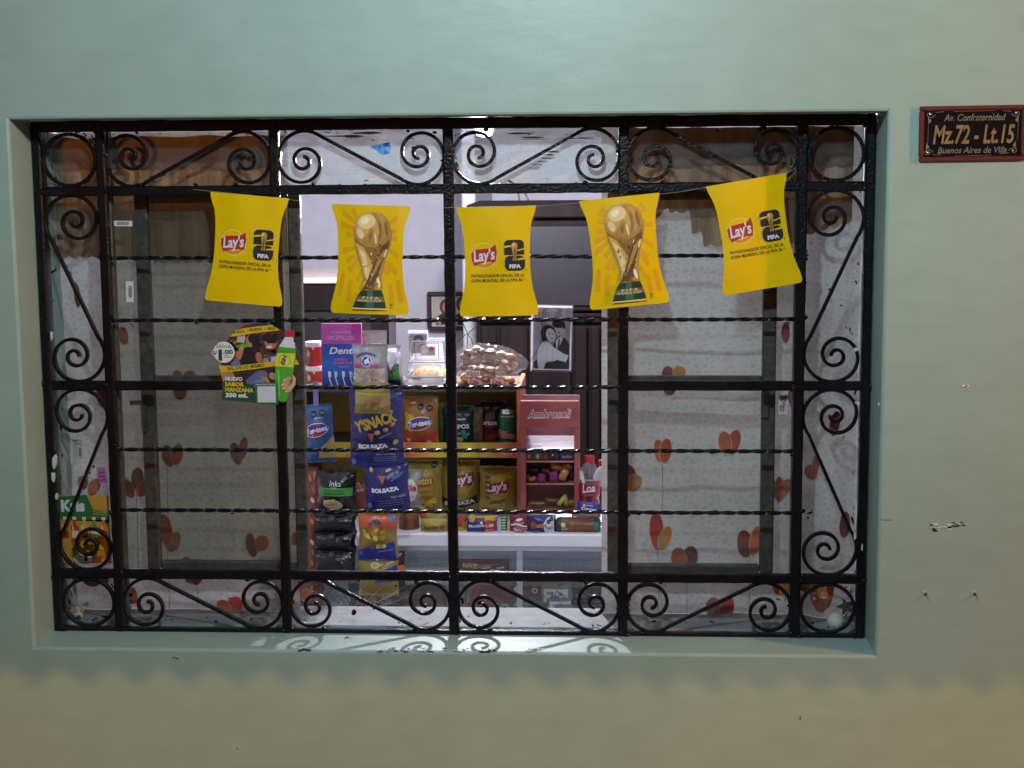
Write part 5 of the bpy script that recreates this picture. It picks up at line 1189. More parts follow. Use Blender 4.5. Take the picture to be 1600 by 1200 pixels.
bag('small white packet with a green cap and red lettering beside the cheese puffs', (630, 733, 657, 792), YR-.05, '#bdb2ae', d, .014, 15)
def laylogo(it, x, y, s, w_='Lay\'s', rot=8):
    it.E(x, y, 22*s, 22*s, card('#cdb86a')); it.E(x, y, 21*s, 21*s, YEL); it.G([(x-22*s, y-4*s), (x-6*s, y-9*s), (x+20*s, y-14*s), (x+23*s, y-2*s), (x+18*s, y+10*s), (x-4*s, y+9*s), (x-19*s, y+14*s)], card('#8e2030')); it.T(w_, x-1*s, y, 39*s, 21*s, WHT, bold=.03, rot=rot, shear=.15)
def d(it):
    laylogo(it, 724, 745, .9); it.G([(689, 771), (706, 780), (726, 779), (748, 770), (748, 783), (726, 791), (706, 791), (689, 782)], card('#171218')); it.T('BOLSAZA', 720, 782, 50, 7, WHT, bold=.05, rot=5, arc=.003); it.E(738, 726, 8, 3, card('#9a7a1c')); it.E(712, 793, 14, 4, card('#a98a1c'))
bag('large yellow crisp bag with a black band on the lower shelf', (688, 717, 749, 799), YR+.005, '#c3a01e', d, .028, 17)
def d(it):
    laylogo(it, 776, 759, .86); it.E(787, 741, 16, 3, card('#b08e1c'), -8)
    for i in range(5): it.R(756, 741+i*8, 763, 745+i*8, card('#5c4a14'))
    it.L([(755, 770), (762, 770)], 1, card('#5c4a14')); it.E(776, 789, 14, 5, card('#b5902a')); it.R(783, 781, 789, 795, card('#a2a25a'))
bag('smaller yellow crisp bag nearest the pink sweet stand', (750, 728, 806, 797), YR-.015, '#c8a51f', d, .024, 19, roll=2)
def d(it): octagons(it, [(757, 723), (768, 724)], 4.5); it.R(774, 719, 806, 731, card('#1c3b34')); it.E(800, 728, 5, 4, card('#2d5a4c'))
bag('dark green and white bag showing above the smaller yellow crisp bag', (748, 716, 808, 760), YR+.045, '#3d4a44', d, .014, 20)

# ------------------------------------------------------------------ row along the counter
YC = 1.105
def jar():
    it = Item('amber_jar', 'squat amber jar at the edge of the counter row', 'jar', (623, 798, 656, 835), 1.12); r = it.w/2; h = it.h; m = M('#6e4420', .25, 'amber_plastic', .1, 30, .2)
    MB().lathe([(r*.85, 0), (r*.97, .004), (r, h*.2), (r, h*.7), (r*.92, h*.8)], m, 26).build('jar_body', it.root, True); MB().lathe([(r*.9, h*.80), (r*.9, h)], M('#7a5530', .4, 'jar_lid'), 26).build('lid', it.root, True)
jar()
def d(it):
    it.T('Chocman', 675, 822, 36, 7, card('#5a3a1c'), bold=.05, rot=3); it.E(693, 824, 8, 9, card('#a68048')); it.E(692, 822, 4, 4, card('#6b4a24')); it.R(659, 828, 698, 831, card('#b8981c'), lay=1)
bag('yellow cake packet with brown lettering beside the amber jar', (657, 809, 702, 833), YC-.02, '#cdbb2a', d, .012, 22, horiz=True, name='cake_packet', cat='packet')
bag('big yellow packet standing behind the cake packet', (655, 796, 704, 832), YC+.03, '#c2a11f', lambda it: it.R(655, 797, 668, 832, card('#b5622a')), .012, 23, name='yellow_packet', cat='packet')
def d(it): it.E(724, 826, 8, 7, card('#d8a81c')); it.E(722, 812, 7, 9, card('#a8331f')); it.E(727, 818, 3, 6, card('#d0742a'))
bag('red and orange packet partly behind the middle iron bar', (712, 803, 730, 833), YC-.005, '#c25a24', d, .010, 24, name='orange_packet', cat='packet')
def d(it):
    it.R(757, 804, 776, 812, card('#c79a2a'), lay=1); it.E(737, 808, 5, 6, card('#c7a04a')); it.T('Mociana', 744, 819, 25, 5, WHT, shear=.2, bold=.02, rot=6); it.R(757, 812, 775, 831, card('#b02a34'), lay=1); it.T('1.50', 765, 819, 12, 5, WHT, bold=.03); it.E(764, 813, 6, 3, card('#7d4a2a')); it.T('GALLETA', 765, 827, 13, 3, WHT); it.E(752, 814, 2.4, 2.4, WHT); it.R(775.5, 804, 777.5, 832, card('#c9c6cc'), lay=1); it.R(730, 804, 757, 807, card('#b9862a'), lay=1)
bag('blue yellow and red biscuit packet in the counter row', (729, 803, 778, 833), YC-.02, '#25338e', d, .013, 25, horiz=True, name='biscuit_packet', cat='packet')
def d(it):
    for i in range(6): it.R(785, 805+i*4.4, 791, 807.5+i*4.4, card('#a9c49a'))
bag('slim green chewing gum packet standing in the counter row', (783, 802, 793.5, 833), YC-.01, '#5d8a3f', d, .006, 26, name='gum_packet', cat='packet')
def d(it):
    it.E(811, 810, 5.5, 2.2, WHT, 12); it.T('Frugele', 811, 815, 18, 3, WHT, shear=.2); lobe_chips(it, 811, 825, 26, 13, 6, 3.2, ['#d99aa0', '#c97a84', '#e0b4b4', '#b8545e'], 8); it.G([(797, 818), (808, 816), (825, 820), (825, 818), (808, 813.5), (797, 815.5)], WHT)
bag('red sweet packet with pink sweets pictured, in the counter row', (795.5, 803, 828, 833), YC-.015, '#a51c26', d, .011, 27, name='sweet_packet', cat='packet')
def d(it):
    it.G([(848, 816), (856, 806), (867, 804), (867, 832), (852, 832)], card('#d8d6de')); it.T('Cuates', 842, 818, 24, 8, card('#b57a4a'), bold=.05, rot=6); it.E(833, 818, 5, 6, card('#8a4a2c')); octagons(it, [(857, 812), (862, 808)], 3.6); it.T('CHO', 858, 822, 11, 5, card('#3a3a5a'), bold=.03); it.E(835, 828, 6, 2, card('#4a5ac0'))
bag('blue and white snack packet between the red sweets and the biscuit sleeve', (826, 803, 869, 833), YC-.02, '#232c7a', d, .013, 28, horiz=True, name='snack_packet', cat='packet')
def sleeve():
    it = Item('biscuit_sleeve', 'long brown biscuit sleeve with green ends in the counter row', 'packet', (868, 807, 939, 832.5), YC-.01); r = it.h/2; w_ = it.w/2; br = film('#9a5f38'); gr = film('#17503c')
    mb = MB(); ns = 40; prof = []
    for i in range(ns+1):
        x = -w_+2*w_*i/ns; e = min(1, (w_-abs(x))/(w_*.14)); prof.append((r*(.72+.28*e**.5)*(1+.012*math.sin(i*2.2)), x))
    mats = [gr if (i < 5 or i > 33) else br for i in range(ns)]
    mb.lathe(prof, br, 22, mats=mats); o = mb.build('wrapper', it.root, True); o.location = (0, 0, r); o.rotation_euler = (0, R_(90), 0)
    it.begin(lambda u, v: (lambda t: Vector((u, -r*1.02*math.cos(t), r+r*1.02*math.sin(t))))((v-r)/r), off=.001, maxe=.006)
    for i in range(15): it.R(886+i*3, 810, 886.7+i*3, 829, card('#7d4828'), lay=1)
    it.E(880, 817, 3.4, 4, card('#c9bfae'), 20); it.T('Soda', 882, 823, 9, 5, card('#c9bfae'), rot=12); it.R(928, 812, 936, 828, card('#2a6a4c'), lay=2); it.done()
sleeve()
bag('pale pink flat packet under the blue biscuit packet', (893, 799, 939, 808), YC-.03, '#b97a92', None, .006, 29, horiz=True, name='pink_packet', cat='packet')
def d(it):
    it.T('OREO', 920, 795.5, 25, 6, WHT, bold=.06, rot=-7); it.E(912, 789, 2.4, 2, card('#c9b46a')); it.L([(916, 788), (926, 789)], 1, card('#9fb0e0'))
bag('bright blue sandwich biscuit packet leaning at the foot of the red bottle', (901, 784, 939, 801), YC-.03, '#1c44b4', d, .008, 30, roll=5, horiz=True, name='biscuit_packet', cat='packet')
def bottle(label, box, Y, liquid, main=True):
    it = Item('drink_bottle', label, 'bottle', box, Y); r = it.w/2; h = it.h
    red = M(liquid, .2, 'syrup', 0, 20, .05); cl = clear_film(.12, (.7, .75, .78), .1, .3, 40); cap = M('#b01824', .4, 'red_cap')
    MB().lathe([(r*.80, .0), (r*.95, .006), (r*.97, h*.20), (r*.90, h*.26), (r*.97, h*.32), (r*.985, h*.50)], red, 28).build('drink', it.root, True)
    MB().lathe([(r*.84, 0), (r*.985, .005), (r*.99, h*.20), (r*.93, h*.26), (r*.99, h*.32), (r, h*.60), (r*.95, h*.70), (r*.70, h*.80), (r*.40, h*.87), (r*.36, h*.90)], cl, 28, cap=False).build('bottle_wall', it.root, True)
    MB().lathe([(r*.46, h*.885), (r*.47, h*.90), (r*.47, h*.985), (r*.43, h)], cap, 24).build('cap', it.root, True)
    MB().lathe([(r*1.004, h*.30), (r*1.004, h*.52)], M('#8f1d2c', .35, 'red_label'), 28, cap=False).build('label', it.root, True)
    it.begin(lambda u, v: Vector((r*1.01*math.sin(u/r), -r*1.01*math.cos(u/r), v)), nrm=cnrm(r), maxe=.005)
    if main: it.T('Loa', 920, 758, 20, 13, WHT, shear=.15, bold=.02, rot=4); it.L([(911, 766), (918, 764), (928, 763)], 1.2, WHT); it.T('agua con sabor', 921, 769, 15, 2, card('#d09aa0')); it.G([(906, 730), (912, 732), (914, 742), (906, 746)], card('#c9ccd4')); it.G([(908, 740), (914, 742), (915, 750), (911, 750)], card('#dadce2')); it.R(912, 744, 934, 746, card('#9db09f'))
    it.done()
bottle('clear bottle with red label and red cap beside the pink sweet stand', (904, 709, 938, 799), YC+.035, '#7d1a2a'); 
bottle('second red labelled bottle half hidden behind the curtain edge', (926, 716, 960, 799), YC+.10, '#7d1a2a', False)

# ------------------------------------------------------------------ pink sweet stand
def stand():
    Y = YC+.02; it = Item('sweet_stand', 'pink cardboard sweet stand with a script header and open shelves', 'display stand', (813, 621, 906, 803), Y); w_, h = it.w/2, it.h
    pk = M('#944a46', .5, 'pink_card', 0, 18, .05); lp = M('#8d6a6b', .55, 'pale_card', 0, 18, .05); ed = M('#c98a7c', .5, 'card_edge'); d = .11
    zq = lambda py: it.q(860, py)[1]
    MB().box(-w_, w_, d-.004, d, 0, h, lp).build('back_panel', it.root)
    fr = it.q(821.5, 0)[0]; fr2 = it.q(898, 0)[0]
    MB().box(-w_, fr, 0, d-.0041, 0, zq(664), pk, .001).build('side_panel', it.root); MB().box(fr2, w_, 0, d-.0041, 0, zq(664), pk, .001).build('side_panel', it.root)
    MB().box(-w_, w_, -.003, .006, zq(664)+.0003, h, pk, .001).build('header', it.root)
    for py, nm in ((698, 'shelf'), (719, 'shelf'), (755, 'shelf'), (800, 'shelf')):
        z = zq(py); MB().box(fr+.0004, fr2-.0004, .003, d-.0042, z-.0022, z, ed if py != 698 else M('#dcd8de', .3, 'white_tray'), .0005).build(nm, it.root)
    MB().box(fr+.0004, fr2-.0004, .001, .0022, zq(697), zq(677), clear_film(.18, (.85, .8, .85), .1, .1, 20)).build('clear_guard', it.root)
    it.begin(lambda u, v: Vector((u, -.003, v)), off=.0004, step=.0002, maxe=1)
    it.T('Ambrosoli', 859, 642, 70, 15, WHT, shear=.3, bold=.05, rot=1); it.T('Ambrosoli', 859, 642, 68, 13, card('#a3434a'), shear=.3, bold=.012, rot=1); it.L([(826, 648), (852, 647.5)], .8, WHT); it.L([(870, 648), (890, 647)], .8, WHT)
    it.L([(815, 621.6), (904, 621.6)], 1.4, card('#e0b4a8')); it.done()
    st = MB(); a, b = it.q(831, 672), it.q(839, 697); st.tube([(a[0], .03, a[1]), (b[0], .03, b[1])], .0011, M('#3a3346', .4, 'dark_stick'), 6)
    o = st.build('loose_stick'); o.location = it.root.location; tag(o, 'thin dark stick leaning inside the top tray of the pink stand', 'stick')
    o = MB().tube([(fr+.006, .012, zq(697)+.0045), (fr+.02, .02, zq(697)+.0045), (fr+.045, .02, zq(697)+.0052)], .004, M('#54466e', .5, 'wrapper', .3, 90, .4), 7).build('crumpled_wrapper'); o.location = it.root.location; tag(o, 'crumpled violet wrapper lying in the top tray of the pink stand', 'wrapper')
    base = it.root.location; rr = random.Random(12)
    def sweet(px, py, wp, hp, c, label, rot=0, kind='pillow', y=.03, cat='sweet', mark=None):
        s = it.s; u, v = it.q(px, py); root = thing('wrapped_sweet', label, cat, base+Vector((u, y, v)), (0, R_(rot), 0), 'sweets lying in the pink stand'); a, b = wp*s/2, hp*s/2; m = film(c); mb = MB()
        if kind == 'box': mb.box(-a, a, -.012, .012, -b, b, m, .001); mb.build('carton', root)
        else:
            def F(i, j, sg):
                x = -1+2*i; z = -1+2*j; k = (1-abs(x)**3)*(1-abs(z)**3); fl = 1 if abs(x) < .72 else 1+.28*math.sin(z*14)*(abs(x)-.72)
                pin = 1-.35*math.exp(-((abs(x)-.74)/.09)**2) if kind == 'twist' else 1
                return (a*x, sg*(.010*max(0, k)**.5+.0012*noise.noise(Vector((x*3, z*3, px)))), b*z*pin*fl)
            mb.grid(lambda i, j: F(i, j, -1), 16, 10, m); mb.grid(lambda i, j: F(i, j, 1), 16, 10, m, True); mb.build('wrapper', root, True)
        if mark:
            p = Print(lambda u, v: Vector((u, -.0125, v)), .0005, .0003, maxe=1); mark(p, a, b); p.build('print', root)
    W = lambda s_: (lambda p, a, b: p.text(s_, 0, 0, a*1.4, b*.8, card('#9d97b8'), shear=.2))
    dot = lambda c: (lambda p, a, b: p.ell(0, 0, a*.35, b*.6, card(c)))
    sweet(826, 712, 13, 13, '#74343a', 'dull red carton at the end of the narrow stand shelf', kind='box', mark=dot('#a06a50')); sweet(840, 712, 13, 12, '#556a3a', 'green carton among the red ones on the narrow stand shelf', kind='box', mark=dot('#9ab57a')); sweet(852, 712, 10, 12, '#8a2a3c', 'bright red carton beside the violet cartons', kind='box'); sweet(866, 712, 17, 12, '#2c2050', 'violet carton with a white star on the narrow stand shelf', kind='box', mark=lambda p, a, b: p.ell(-.004, .004, .002, .002, WHT)); sweet(886, 712, 22, 12, '#352458', 'violet carton with pale script on the narrow stand shelf', kind='box', mark=W('milka'))
    sweet(833, 738, 22, 14, '#2c2736', 'black wrapped sweet at the back of the middle stand shelf', 8, 'pillow', .05); sweet(823, 748, 9, 12, '#6a2450', 'small plum wrapped sweet by the stand side'); sweet(831, 748.5, 14, 8, '#c4772c', 'small orange wrapped sweet at the front of the middle stand shelf', -5, 'twist', .02)
    sweet(846, 747, 14, 16, '#a81a84', 'magenta wrapped sweet, the smaller one with its twist to the orange one', 6, 'twist', .02); sweet(865, 745, 16, 18, '#a01a7c', 'magenta wrapped sweet, the larger one under the orange heap', -8, 'pillow', .025)
    sweet(869, 732, 20, 12, '#cf7a22', 'orange wrapped sweet lying on the magenta ones', 6, 'pillow', .045); sweet(887, 730, 15, 14, '#9a5428', 'caramel brown sweet on top of the heap', -20, 'pillow', .035); sweet(881, 741, 13, 20, '#c98a4a', 'tan fan folded wrapper hanging over the shelf front', 25, 'twist', .014); sweet(852, 736, 16, 9, '#4a2a4c', 'dark violet crumpled sweet between the magenta ones', 12, 'twist', .03); sweet(893, 744, 10, 20, '#2a2244', 'navy wrapped sweet against the stand side', 0, 'pillow', .05); sweet(878, 750.5, 20, 6, '#252238', 'flat navy sweet lying under the tan wrapper', 0, 'pillow', .03)
    sweet(878, 783, 8, 20, '#c4cc3a', 'lime yellow stick sweet leaning one way on the bottom stand shelf', 38, 'twist', .015); sweet(884, 783, 8, 19, '#b9c232', 'lime yellow stick sweet leaning the other way on the bottom stand shelf', -12, 'twist', .02); sweet(838, 789, 26, 4, '#a3a450', 'flat olive stick sweet lying on the bottom shelf by itself', 1, 'pillow', .03); sweet(862, 786, 24, 7, '#7f8440', 'dull olive stick sweet under the leaning yellow pair', 3, 'pillow', .045); sweet(893, 788, 14, 6, '#b4b83c', 'short yellow stick sweet lying against the stand side', 4, 'pillow', .04)
stand()

# ------------------------------------------------------------------ strips of snacks hanging by the sash
YH = .88
def d(it):
    it.G([(504, 700), (516, 690), (527, 680), (527, 715), (500, 715)], card('#b59a58')); octagons(it, [(498, 644), (512, 642)], 5.2); it.T('Vendido en', 507, 650, 13, 2, WHT)
    torlogo(it, 501, 669, .82, 'Tor-tees')
bag('bright blue tortilla chip bag hanging beside the sash stile', (478, 629, 527, 722), YH+.06, '#2a6bb0', d, .018, 41, roll=-4, name='hanging_snack_bag', group='snack bags hanging in strips by the sash')
tag(MB().box(P(489, 600, YH+.06).x, P(497, 600, YH+.06).x, YH+.058, YH+.0595, P(490, 634, YH+.06).z, P(490, 596, YH+.06).z, M('#6f6a9a', .4, 'violet_tape', .2, 60, .1)).build('hanging_tape'), 'violet tape holding up the bright blue tortilla chip bag', 'tape')
def d(it):
    it.R(553, 612, 612, 630, card('#b9a56a'), lay=1); lobe_chips(it, 588, 628, 26, 18, 7, 4, ['#b98f5c', '#c9a06a', '#a67c4a', '#c4a878'], 3); it.L([(556, 611), (610, 613)], 2, card('#c9c03a'))
bag('yellow peanut bag hanging over the dark blue giant snack bag', (553, 598, 611, 646), YH-.09, '#c9bc2e', d, .014, 42, roll=1, name='hanging_snack_bag', group='snack bags hanging in strips by the sash', cr=.004)
def d(it):
    yl = card('#cdb13c'); it.T("Y'SNACK", 588, 655, 70, 19, yl, bold=.05, rot=16)
    for x, y, r_, c in ((606, 668, -10, '#b0793c'), (617, 660, 20, '#c05a30'), (592, 672, 10, '#c9a060'), (621, 688, 40, '#b99a5a'), (612, 640, 30, '#8a5a3c')): it.E(x, y, 5, 3.6, card(c), r_); it.E(x+1, y-1, 2.4, 1.6, card('#d8b878'), r_)
    it.G([(575, 673), (587, 673), (582, 688)], card('#b55a2c')); it.T('BOLSAZA', 584, 694, 48, 7.4, WHT, bold=.07, rot=1, arc=.002); it.R(549, 684, 632, 686, card('#141a4a'), lay=1)
    it.T('PIQUEO SNAX', 605, 677, 22, 3, card('#aeb4d8'), rot=22); it.T('PESO NETO 200 g', 604, 707.5, 30, 2.6, card('#b9b9cc')); [it.L([(584, 712+i*3), (621, 711.5+i*3)], .8, card('#7d80a4')) for i in range(3)]; it.E(553, 719, 4, 5, card('#5a62a4'))
bag('dark blue giant snack bag with white lettering, the upper of two', (546, 606, 633, 728), YH-.03, '#232f8c', d, .024, 43, name='hanging_snack_bag', group='snack bags hanging in strips by the sash', cr=.003)
def d(it):
    it.G([(594, 738), (608, 738), (602, 752)], card('#b55a2c')); it.E(584, 729, 3, 4, card('#c9b060')); it.E(612, 730, 5, 2.4, card('#c9a97a'), 20); it.T('BOLSAZA', 606, 761, 48, 7.4, WHT, bold=.07, rot=4, arc=.002); it.T('PESO NETO', 627, 772, 22, 3.6, card('#b9b9cc'), rot=4); [it.L([(592, 780+i*4), (634, 777+i*4)], .8, card('#6a6ea0')) for i in range(3)]; it.E(578, 787, 4, 5, card('#5a62a4')); it.T('PIQUEO', 630, 738, 16, 3, card('#aeb4d8'), rot=40)
bag('dark blue giant snack bag with white lettering, the lower of two', (571, 716, 643, 798), YH-.015, '#222c88', d, .022, 44, roll=-2, name='hanging_snack_bag', group='snack bags hanging in strips by the sash', cr=.003)
def d(it):
    it.R(498, 759, 556, 772, card('#3f8a34'), lay=1); it.T('Inka', 528, 752, 19, 9, WHT, bold=.0, shear=.15); it.T('CHIPS', 526, 759, 10, 2, WHT); it.T('PLATANO', 526, 763.5, 32, 2.6, card('#1c3a1c'), bold=.04); it.T('SALADO Y CROCANTE', 526, 768, 36, 2.6, card('#1c3a1c'), bold=.04)
    it.E(523, 786, 17, 8.5, card('#b7a57c')); lobe_chips(it, 524, 785, 14, 13, 6, 5, ['#c9b88a', '#b39a66', '#d4c69c', '#a48c5c'], 6)
bag('black plantain chip bag with a green band hanging beside the giant snack bags', (494, 731, 559, 800), YH+.02, '#17181b', d, .02, 45, name='hanging_snack_bag', group='snack bags hanging in strips by the sash')
def blk(y0, y1, seed, label):
    def d(it):
        it.T('ALTO EN', 496, y0+10, 9, 3.4, card('#8f8f94'), bold=.03); it.T('SODIO', 507, y0+10.5, 10, 3, card('#6d6d74')); it.E(521, y0+6, 6, 5, card('#2e2e34')); it.E(521, y0+6, 4, 3, card('#4a4a52')); it.T('50 g', 548, y0+10, 11, 3.6, card('#a0a0a4'), bold=.03); it.L([(500, y0+3), (540, y0+2)], 1, card('#44444a'))
    bag(label, (489, y0, 559, y1), YH+.015, '#121316', d, .018, seed, name='hanging_snack_bag', group='snack bags hanging in strips by the sash', cr=.004)
blk(800, 834, 46, 'flat black plantain chip bag, the uppermost of the flat ones'); blk(828, 862, 47, 'flat black plantain chip bag in the middle of the flat ones'); blk(856, 904, 48, 'flat black plantain chip bag, the lowest of the flat ones')
def d(it): [it.E(488+((i*7) % 5), 740+i*17, 3, 5, card(['#c96a3c', '#8a2a20', '#b9b0ac', '#7a8a3a'][i % 4]), 20) for i in range(9)]
bag('red orange strip of bags hanging behind the black ones by the sash', (482, 722, 502, 906), YH+.07, '#a8432c', d, .012, 49, name='hanging_snack_bag', group='snack bags hanging in strips by the sash', cr=.005)
bag('rust red bag peeping out between the black bag and the giant bags', (546, 752, 582, 806), YH+.06, '#8f3f1e', None, .012, 50, name='hanging_snack_bag', group='snack bags hanging in strips by the sash')
def d(it):
    it.G([(560, 802), (624, 802), (624, 822), (614, 826), (600, 824), (584, 826), (566, 820), (560, 816)], card('#c2572c')); it.E(614, 806, 5.5, 5.5, card('#4a8ac0'), n=10)
    it.E(589, 812, 12, 10, card('#c9705a'), 0, n=9); lobe_chips(it, 588, 830, 20, 22, 9, 5, ['#c9a63a', '#b58e2c', '#d8ba58', '#a67c28'], 9); lobe_chips(it, 592, 812, 8, 12, 6, 4, ['#4a4450', '#5d5664', '#8a6a58'], 10)
    it.G([(560, 856), (580, 850), (622, 842), (622, 869), (560, 869)], card('#222c86')); it.T('S/1.00', 600, 848.5, 17, 6.6, card('#cdbb3c'), bold=.06, shear=.2, rot=3); it.T('A SOLO', 585.5, 851, 8, 2, card('#cdbb3c')); it.E(566, 861, 2.6, 4, card('#5a62a4')); it.L([(594, 858), (618, 854)], .8, card('#a9add0'))
bag('orange yellow and blue corn snack bag with a price printed on it', (559, 799, 624, 871), YH-.0, '#bd9c34', d, .018, 51, name='hanging_snack_bag', group='snack bags hanging in strips by the sash')
def d(it):
    it.R(560, 867, 626, 872, card('#222c86'), lay=1); it.G([(590, 890), (624, 879), (624, 905), (588, 905)], card('#222c86')); it.E(588, 879, 7, 5, card('#d2bd86')); it.E(588, 879, 5, 3, card('#b59858')); it.T('S/1.00', 600, 889, 17, 6, card('#cdbb3c'), bold=.06, shear=.2)
bag('blue and yellow corn snack bag cut off by the lower iron bar', (559, 866, 625, 930), YH+.005, '#b8982f', d, .018, 52, name='hanging_snack_bag', group='snack bags hanging in strips by the sash')
bag('dark brown bag behind the blue and yellow corn snack bag', (596, 858, 634, 915), YH+.05, '#4a2018', lambda it: it.R(620, 880, 634, 890, ORNG), .012, 53, name='hanging_snack_bag', group='snack bags hanging in strips by the sash')

# ------------------------------------------------------------------ inside the showcase
YS = 1.13
def carton(label, box, Y, c, draw=None, name='carton', cat='box', d=.05, roll=0):
    it = Item(name, label, cat, box, Y, roll); MB().box(-it.w/2, it.w/2, 0, d, 0, it.h, card(c), .0015).build('carton_body', it.root)
    if draw: it.begin(flat(), off=.0004, step=.0002, maxe=1); draw(it); it.done()
    return it
def d(it):
    it.T('RITZ', 735, 882, 25, 8, card('#c9a23a'), bold=.05); it.T('QUESO', 758, 882.5, 22, 6, card('#b98c34'), bold=.04); it.L([(722, 883), (747, 881)], 1, WHT); it.L([(754, 885), (768, 884)], 1.2, WHT); it.T('x6', 783, 884, 14, 4, WHT, bold=.02); it.L([(719, 890), (796, 890)], 1, card('#c9a8b0')); it.E(770, 888, 3, 1.6, WHT)
bag('dark red cracker packet with gold lettering lying on the glass shelf', (716, 873, 797, 893), YS, '#8c1426', d, .014, 61, horiz=True, name='cracker_packet', cat='packet')
def d(it):
    it.G([(729, 945), (729, 915), (742, 903), (750, 903), (738, 922)], card('#8a6a4c')); it.T('Mejor', 730, 934, 5, 22, card('#b9a0a8')); it.E(779, 918, 8, 8, card('#7d1a2c')); it.T('CHIN', 742, 928, 30, 8, card('#b56a72'), rot=60); it.E(808, 918, 4, 4, WHT); it.R(770, 938, 846, 953, card('#3a4256'), lay=1); it.E(790, 945, 8, 3, card('#9a8a5a'))
carton('large maroon biscuit carton in the showcase behind the scroll', (726, 905, 800, 953), YS+.04, '#8a1f30', d)
def d(it):
    it.E(836, 922, 4.6, 4.6, WHT); it.E(836, 922, 2.6, 2.6, card('#a02a3a')); it.T('Campo', 815, 925, 24, 6, card('#b9863a')); it.G([(812, 918), (822, 922), (818, 930), (808, 926)], card('#a8683a'))
carton('smaller maroon carton with a white ring mark in the showcase', (798, 915, 846, 936), YS+.05, '#7d1c2c', d)
def d(it): it.E(815, 945, 14, 4, card('#8a8a6a')); it.T('GALLETAS', 822, 941, 30, 3, card('#9aa4b4')); it.E(808, 943, 4, 5, card('#a89a6a'))
carton('slate blue carton under the smaller maroon one in the showcase', (796, 936, 856, 953), YS+.03, '#3a4660', d)
def casino(c, word, dark):
    def d(it):
        x0, y0, x1, y1 = it.box; it.R(x0+4, y0+4, x1-1, y1-3, card('#d6d2cf'), lay=1); it.T('casino', (x0+x1)/2+3, y0+10, (x1-x0)*.74, 8, card(word), bold=.06); it.E((x0+x1)/2-1, y1-10, 8, 5.5, card('#7a4a30'), 8); it.E((x0+x1)/2+1, y1-12, 8, 4.5, card('#94603c'), 8); it.E((x0+x1)/2+15, y1-10, 5, 5, card(dark))
    return d
bag('cream and yellow biscuit packet with blue lettering in the showcase', (845, 914, 891, 943), YS, '#c5b04a', casino('#c5b04a', '#3a3f96', '#b9a05a'), .010, 62, roll=-1, name='biscuit_packet', cat='packet')
bag('cream and violet biscuit packet with blue lettering, just below the yellow one', (854, 934, 894, 957), YS-.02, '#a077b0', casino('#a077b0', '#3c3796', '#a55a9c'), .009, 63, roll=-1, name='biscuit_packet', cat='packet')
def d(it): it.T('Charada', 917, 927, 36, 8, card('#8d8d90'), shear=.25, rot=6); [it.E(898+i*5, 940-((i*3) % 5), 3, 3, card('#4a3c34')) for i in range(8)]; it.R(894, 914, 938, 917, card('#5a5248'), lay=1)
bag('black biscuit packet with pale script in the showcase corner', (892, 911, 941, 944), YS, '#2c2a2c', d, .010, 64, name='biscuit_packet', cat='packet')
carton('olive carton under the black biscuit packet', (895, 936, 941, 955), YS+.03, '#7a6a2c')
def d(it): lobe_chips(it, 590, 930, 22, 30, 12, 6, ['#8a7a4a', '#9a8650', '#3a3f7a', '#6d6448'], 5); it.R(608, 918, 622, 936, card('#2c3270'), lay=1); it.T('S/1', 600, 944, 16, 6, card('#a59a3a'), bold=.05)
bag('dim yellow and navy bag low behind the cobweb', (546, 910, 625, 962), YS-.12, '#4a4a5c', d, .014, 65)
def d(it): it.R(628, 922, 690, 934, card('#6a6258'), lay=1); it.R(628, 936, 690, 944, card('#7a3230'), lay=1); it.T('GALLETAS', 660, 928, 40, 4, card('#8a8478')); it.E(634, 950, 8, 5, card('#9a8a3a'))
carton('brown and red carton low in the showcase beside the cobweb', (622, 914, 696, 957), YS+.02, '#5c4a40', d)
bag('rust orange bag low behind the scroll beside the curtain', (462, 905, 506, 962), YS-.14, '#7c3a26', lambda it: it.E(482, 925, 12, 12, card('#94442a')), .014, 66)

# ------------------------------------------------------------------ cobweb, toy dog, spare bulb
def cobweb():
    rr = random.Random(4); mb = MB(); m = M((.62, .62, .68), .4, 'spider_silk'); Y = PY-.012
    hub = P(552, 957, Y); ends = [(463, 910), (470, 937), (500, 905), (520, 904), (540, 903), (568, 903), (600, 915), (622, 925), (640, 912), (655, 925), (548, 984), (590, 950), (486, 930)]
    def th(a, b, r, sag): 
        pts = []; 
        for i in range(7): t = i/6; p = a.lerp(b, t); p.z -= sag*math.sin(math.pi*t); pts.append(p)
        mb.tube(pts, r, m, 4)
    E = [P(x, y, Y+rr.uniform(-.004, .004)) for x, y in ends]
    for e in E: th(hub, e, .00022, rr.uniform(.000, .006))
    for k in (.3, .45, .6, .72, .84):
        for a, b in zip(E[:-4], E[1:-3]):
            if rr.random() < .75: th(hub.lerp(a, k+rr.uniform(-.06, .06)), hub.lerp(b, k+rr.uniform(-.06, .06)), .00016, rr.uniform(.001, .005))
    for i in range(14): 
        a = P(rr.uniform(465, 650), rr.uniform(905, 950), Y); b = a+Vector((rr.uniform(-.05, .05), 0, rr.uniform(-.03, .03))); th(a, b, .00018, .002)
    o = mb.build('cobweb'); tag(o, 'torn grey cobweb stretched across the scroll under the snack strips', 'cobweb', kind='thing')
    bl = MB(); c = P(553, 957, Y-.002); bl.blob(c, (.005, .004, .0065), BLACK, 3, .3, 10, 3); tag(bl.build('spider_husk', None, True), 'small dark clump caught in the cobweb', 'insect')
cobweb()
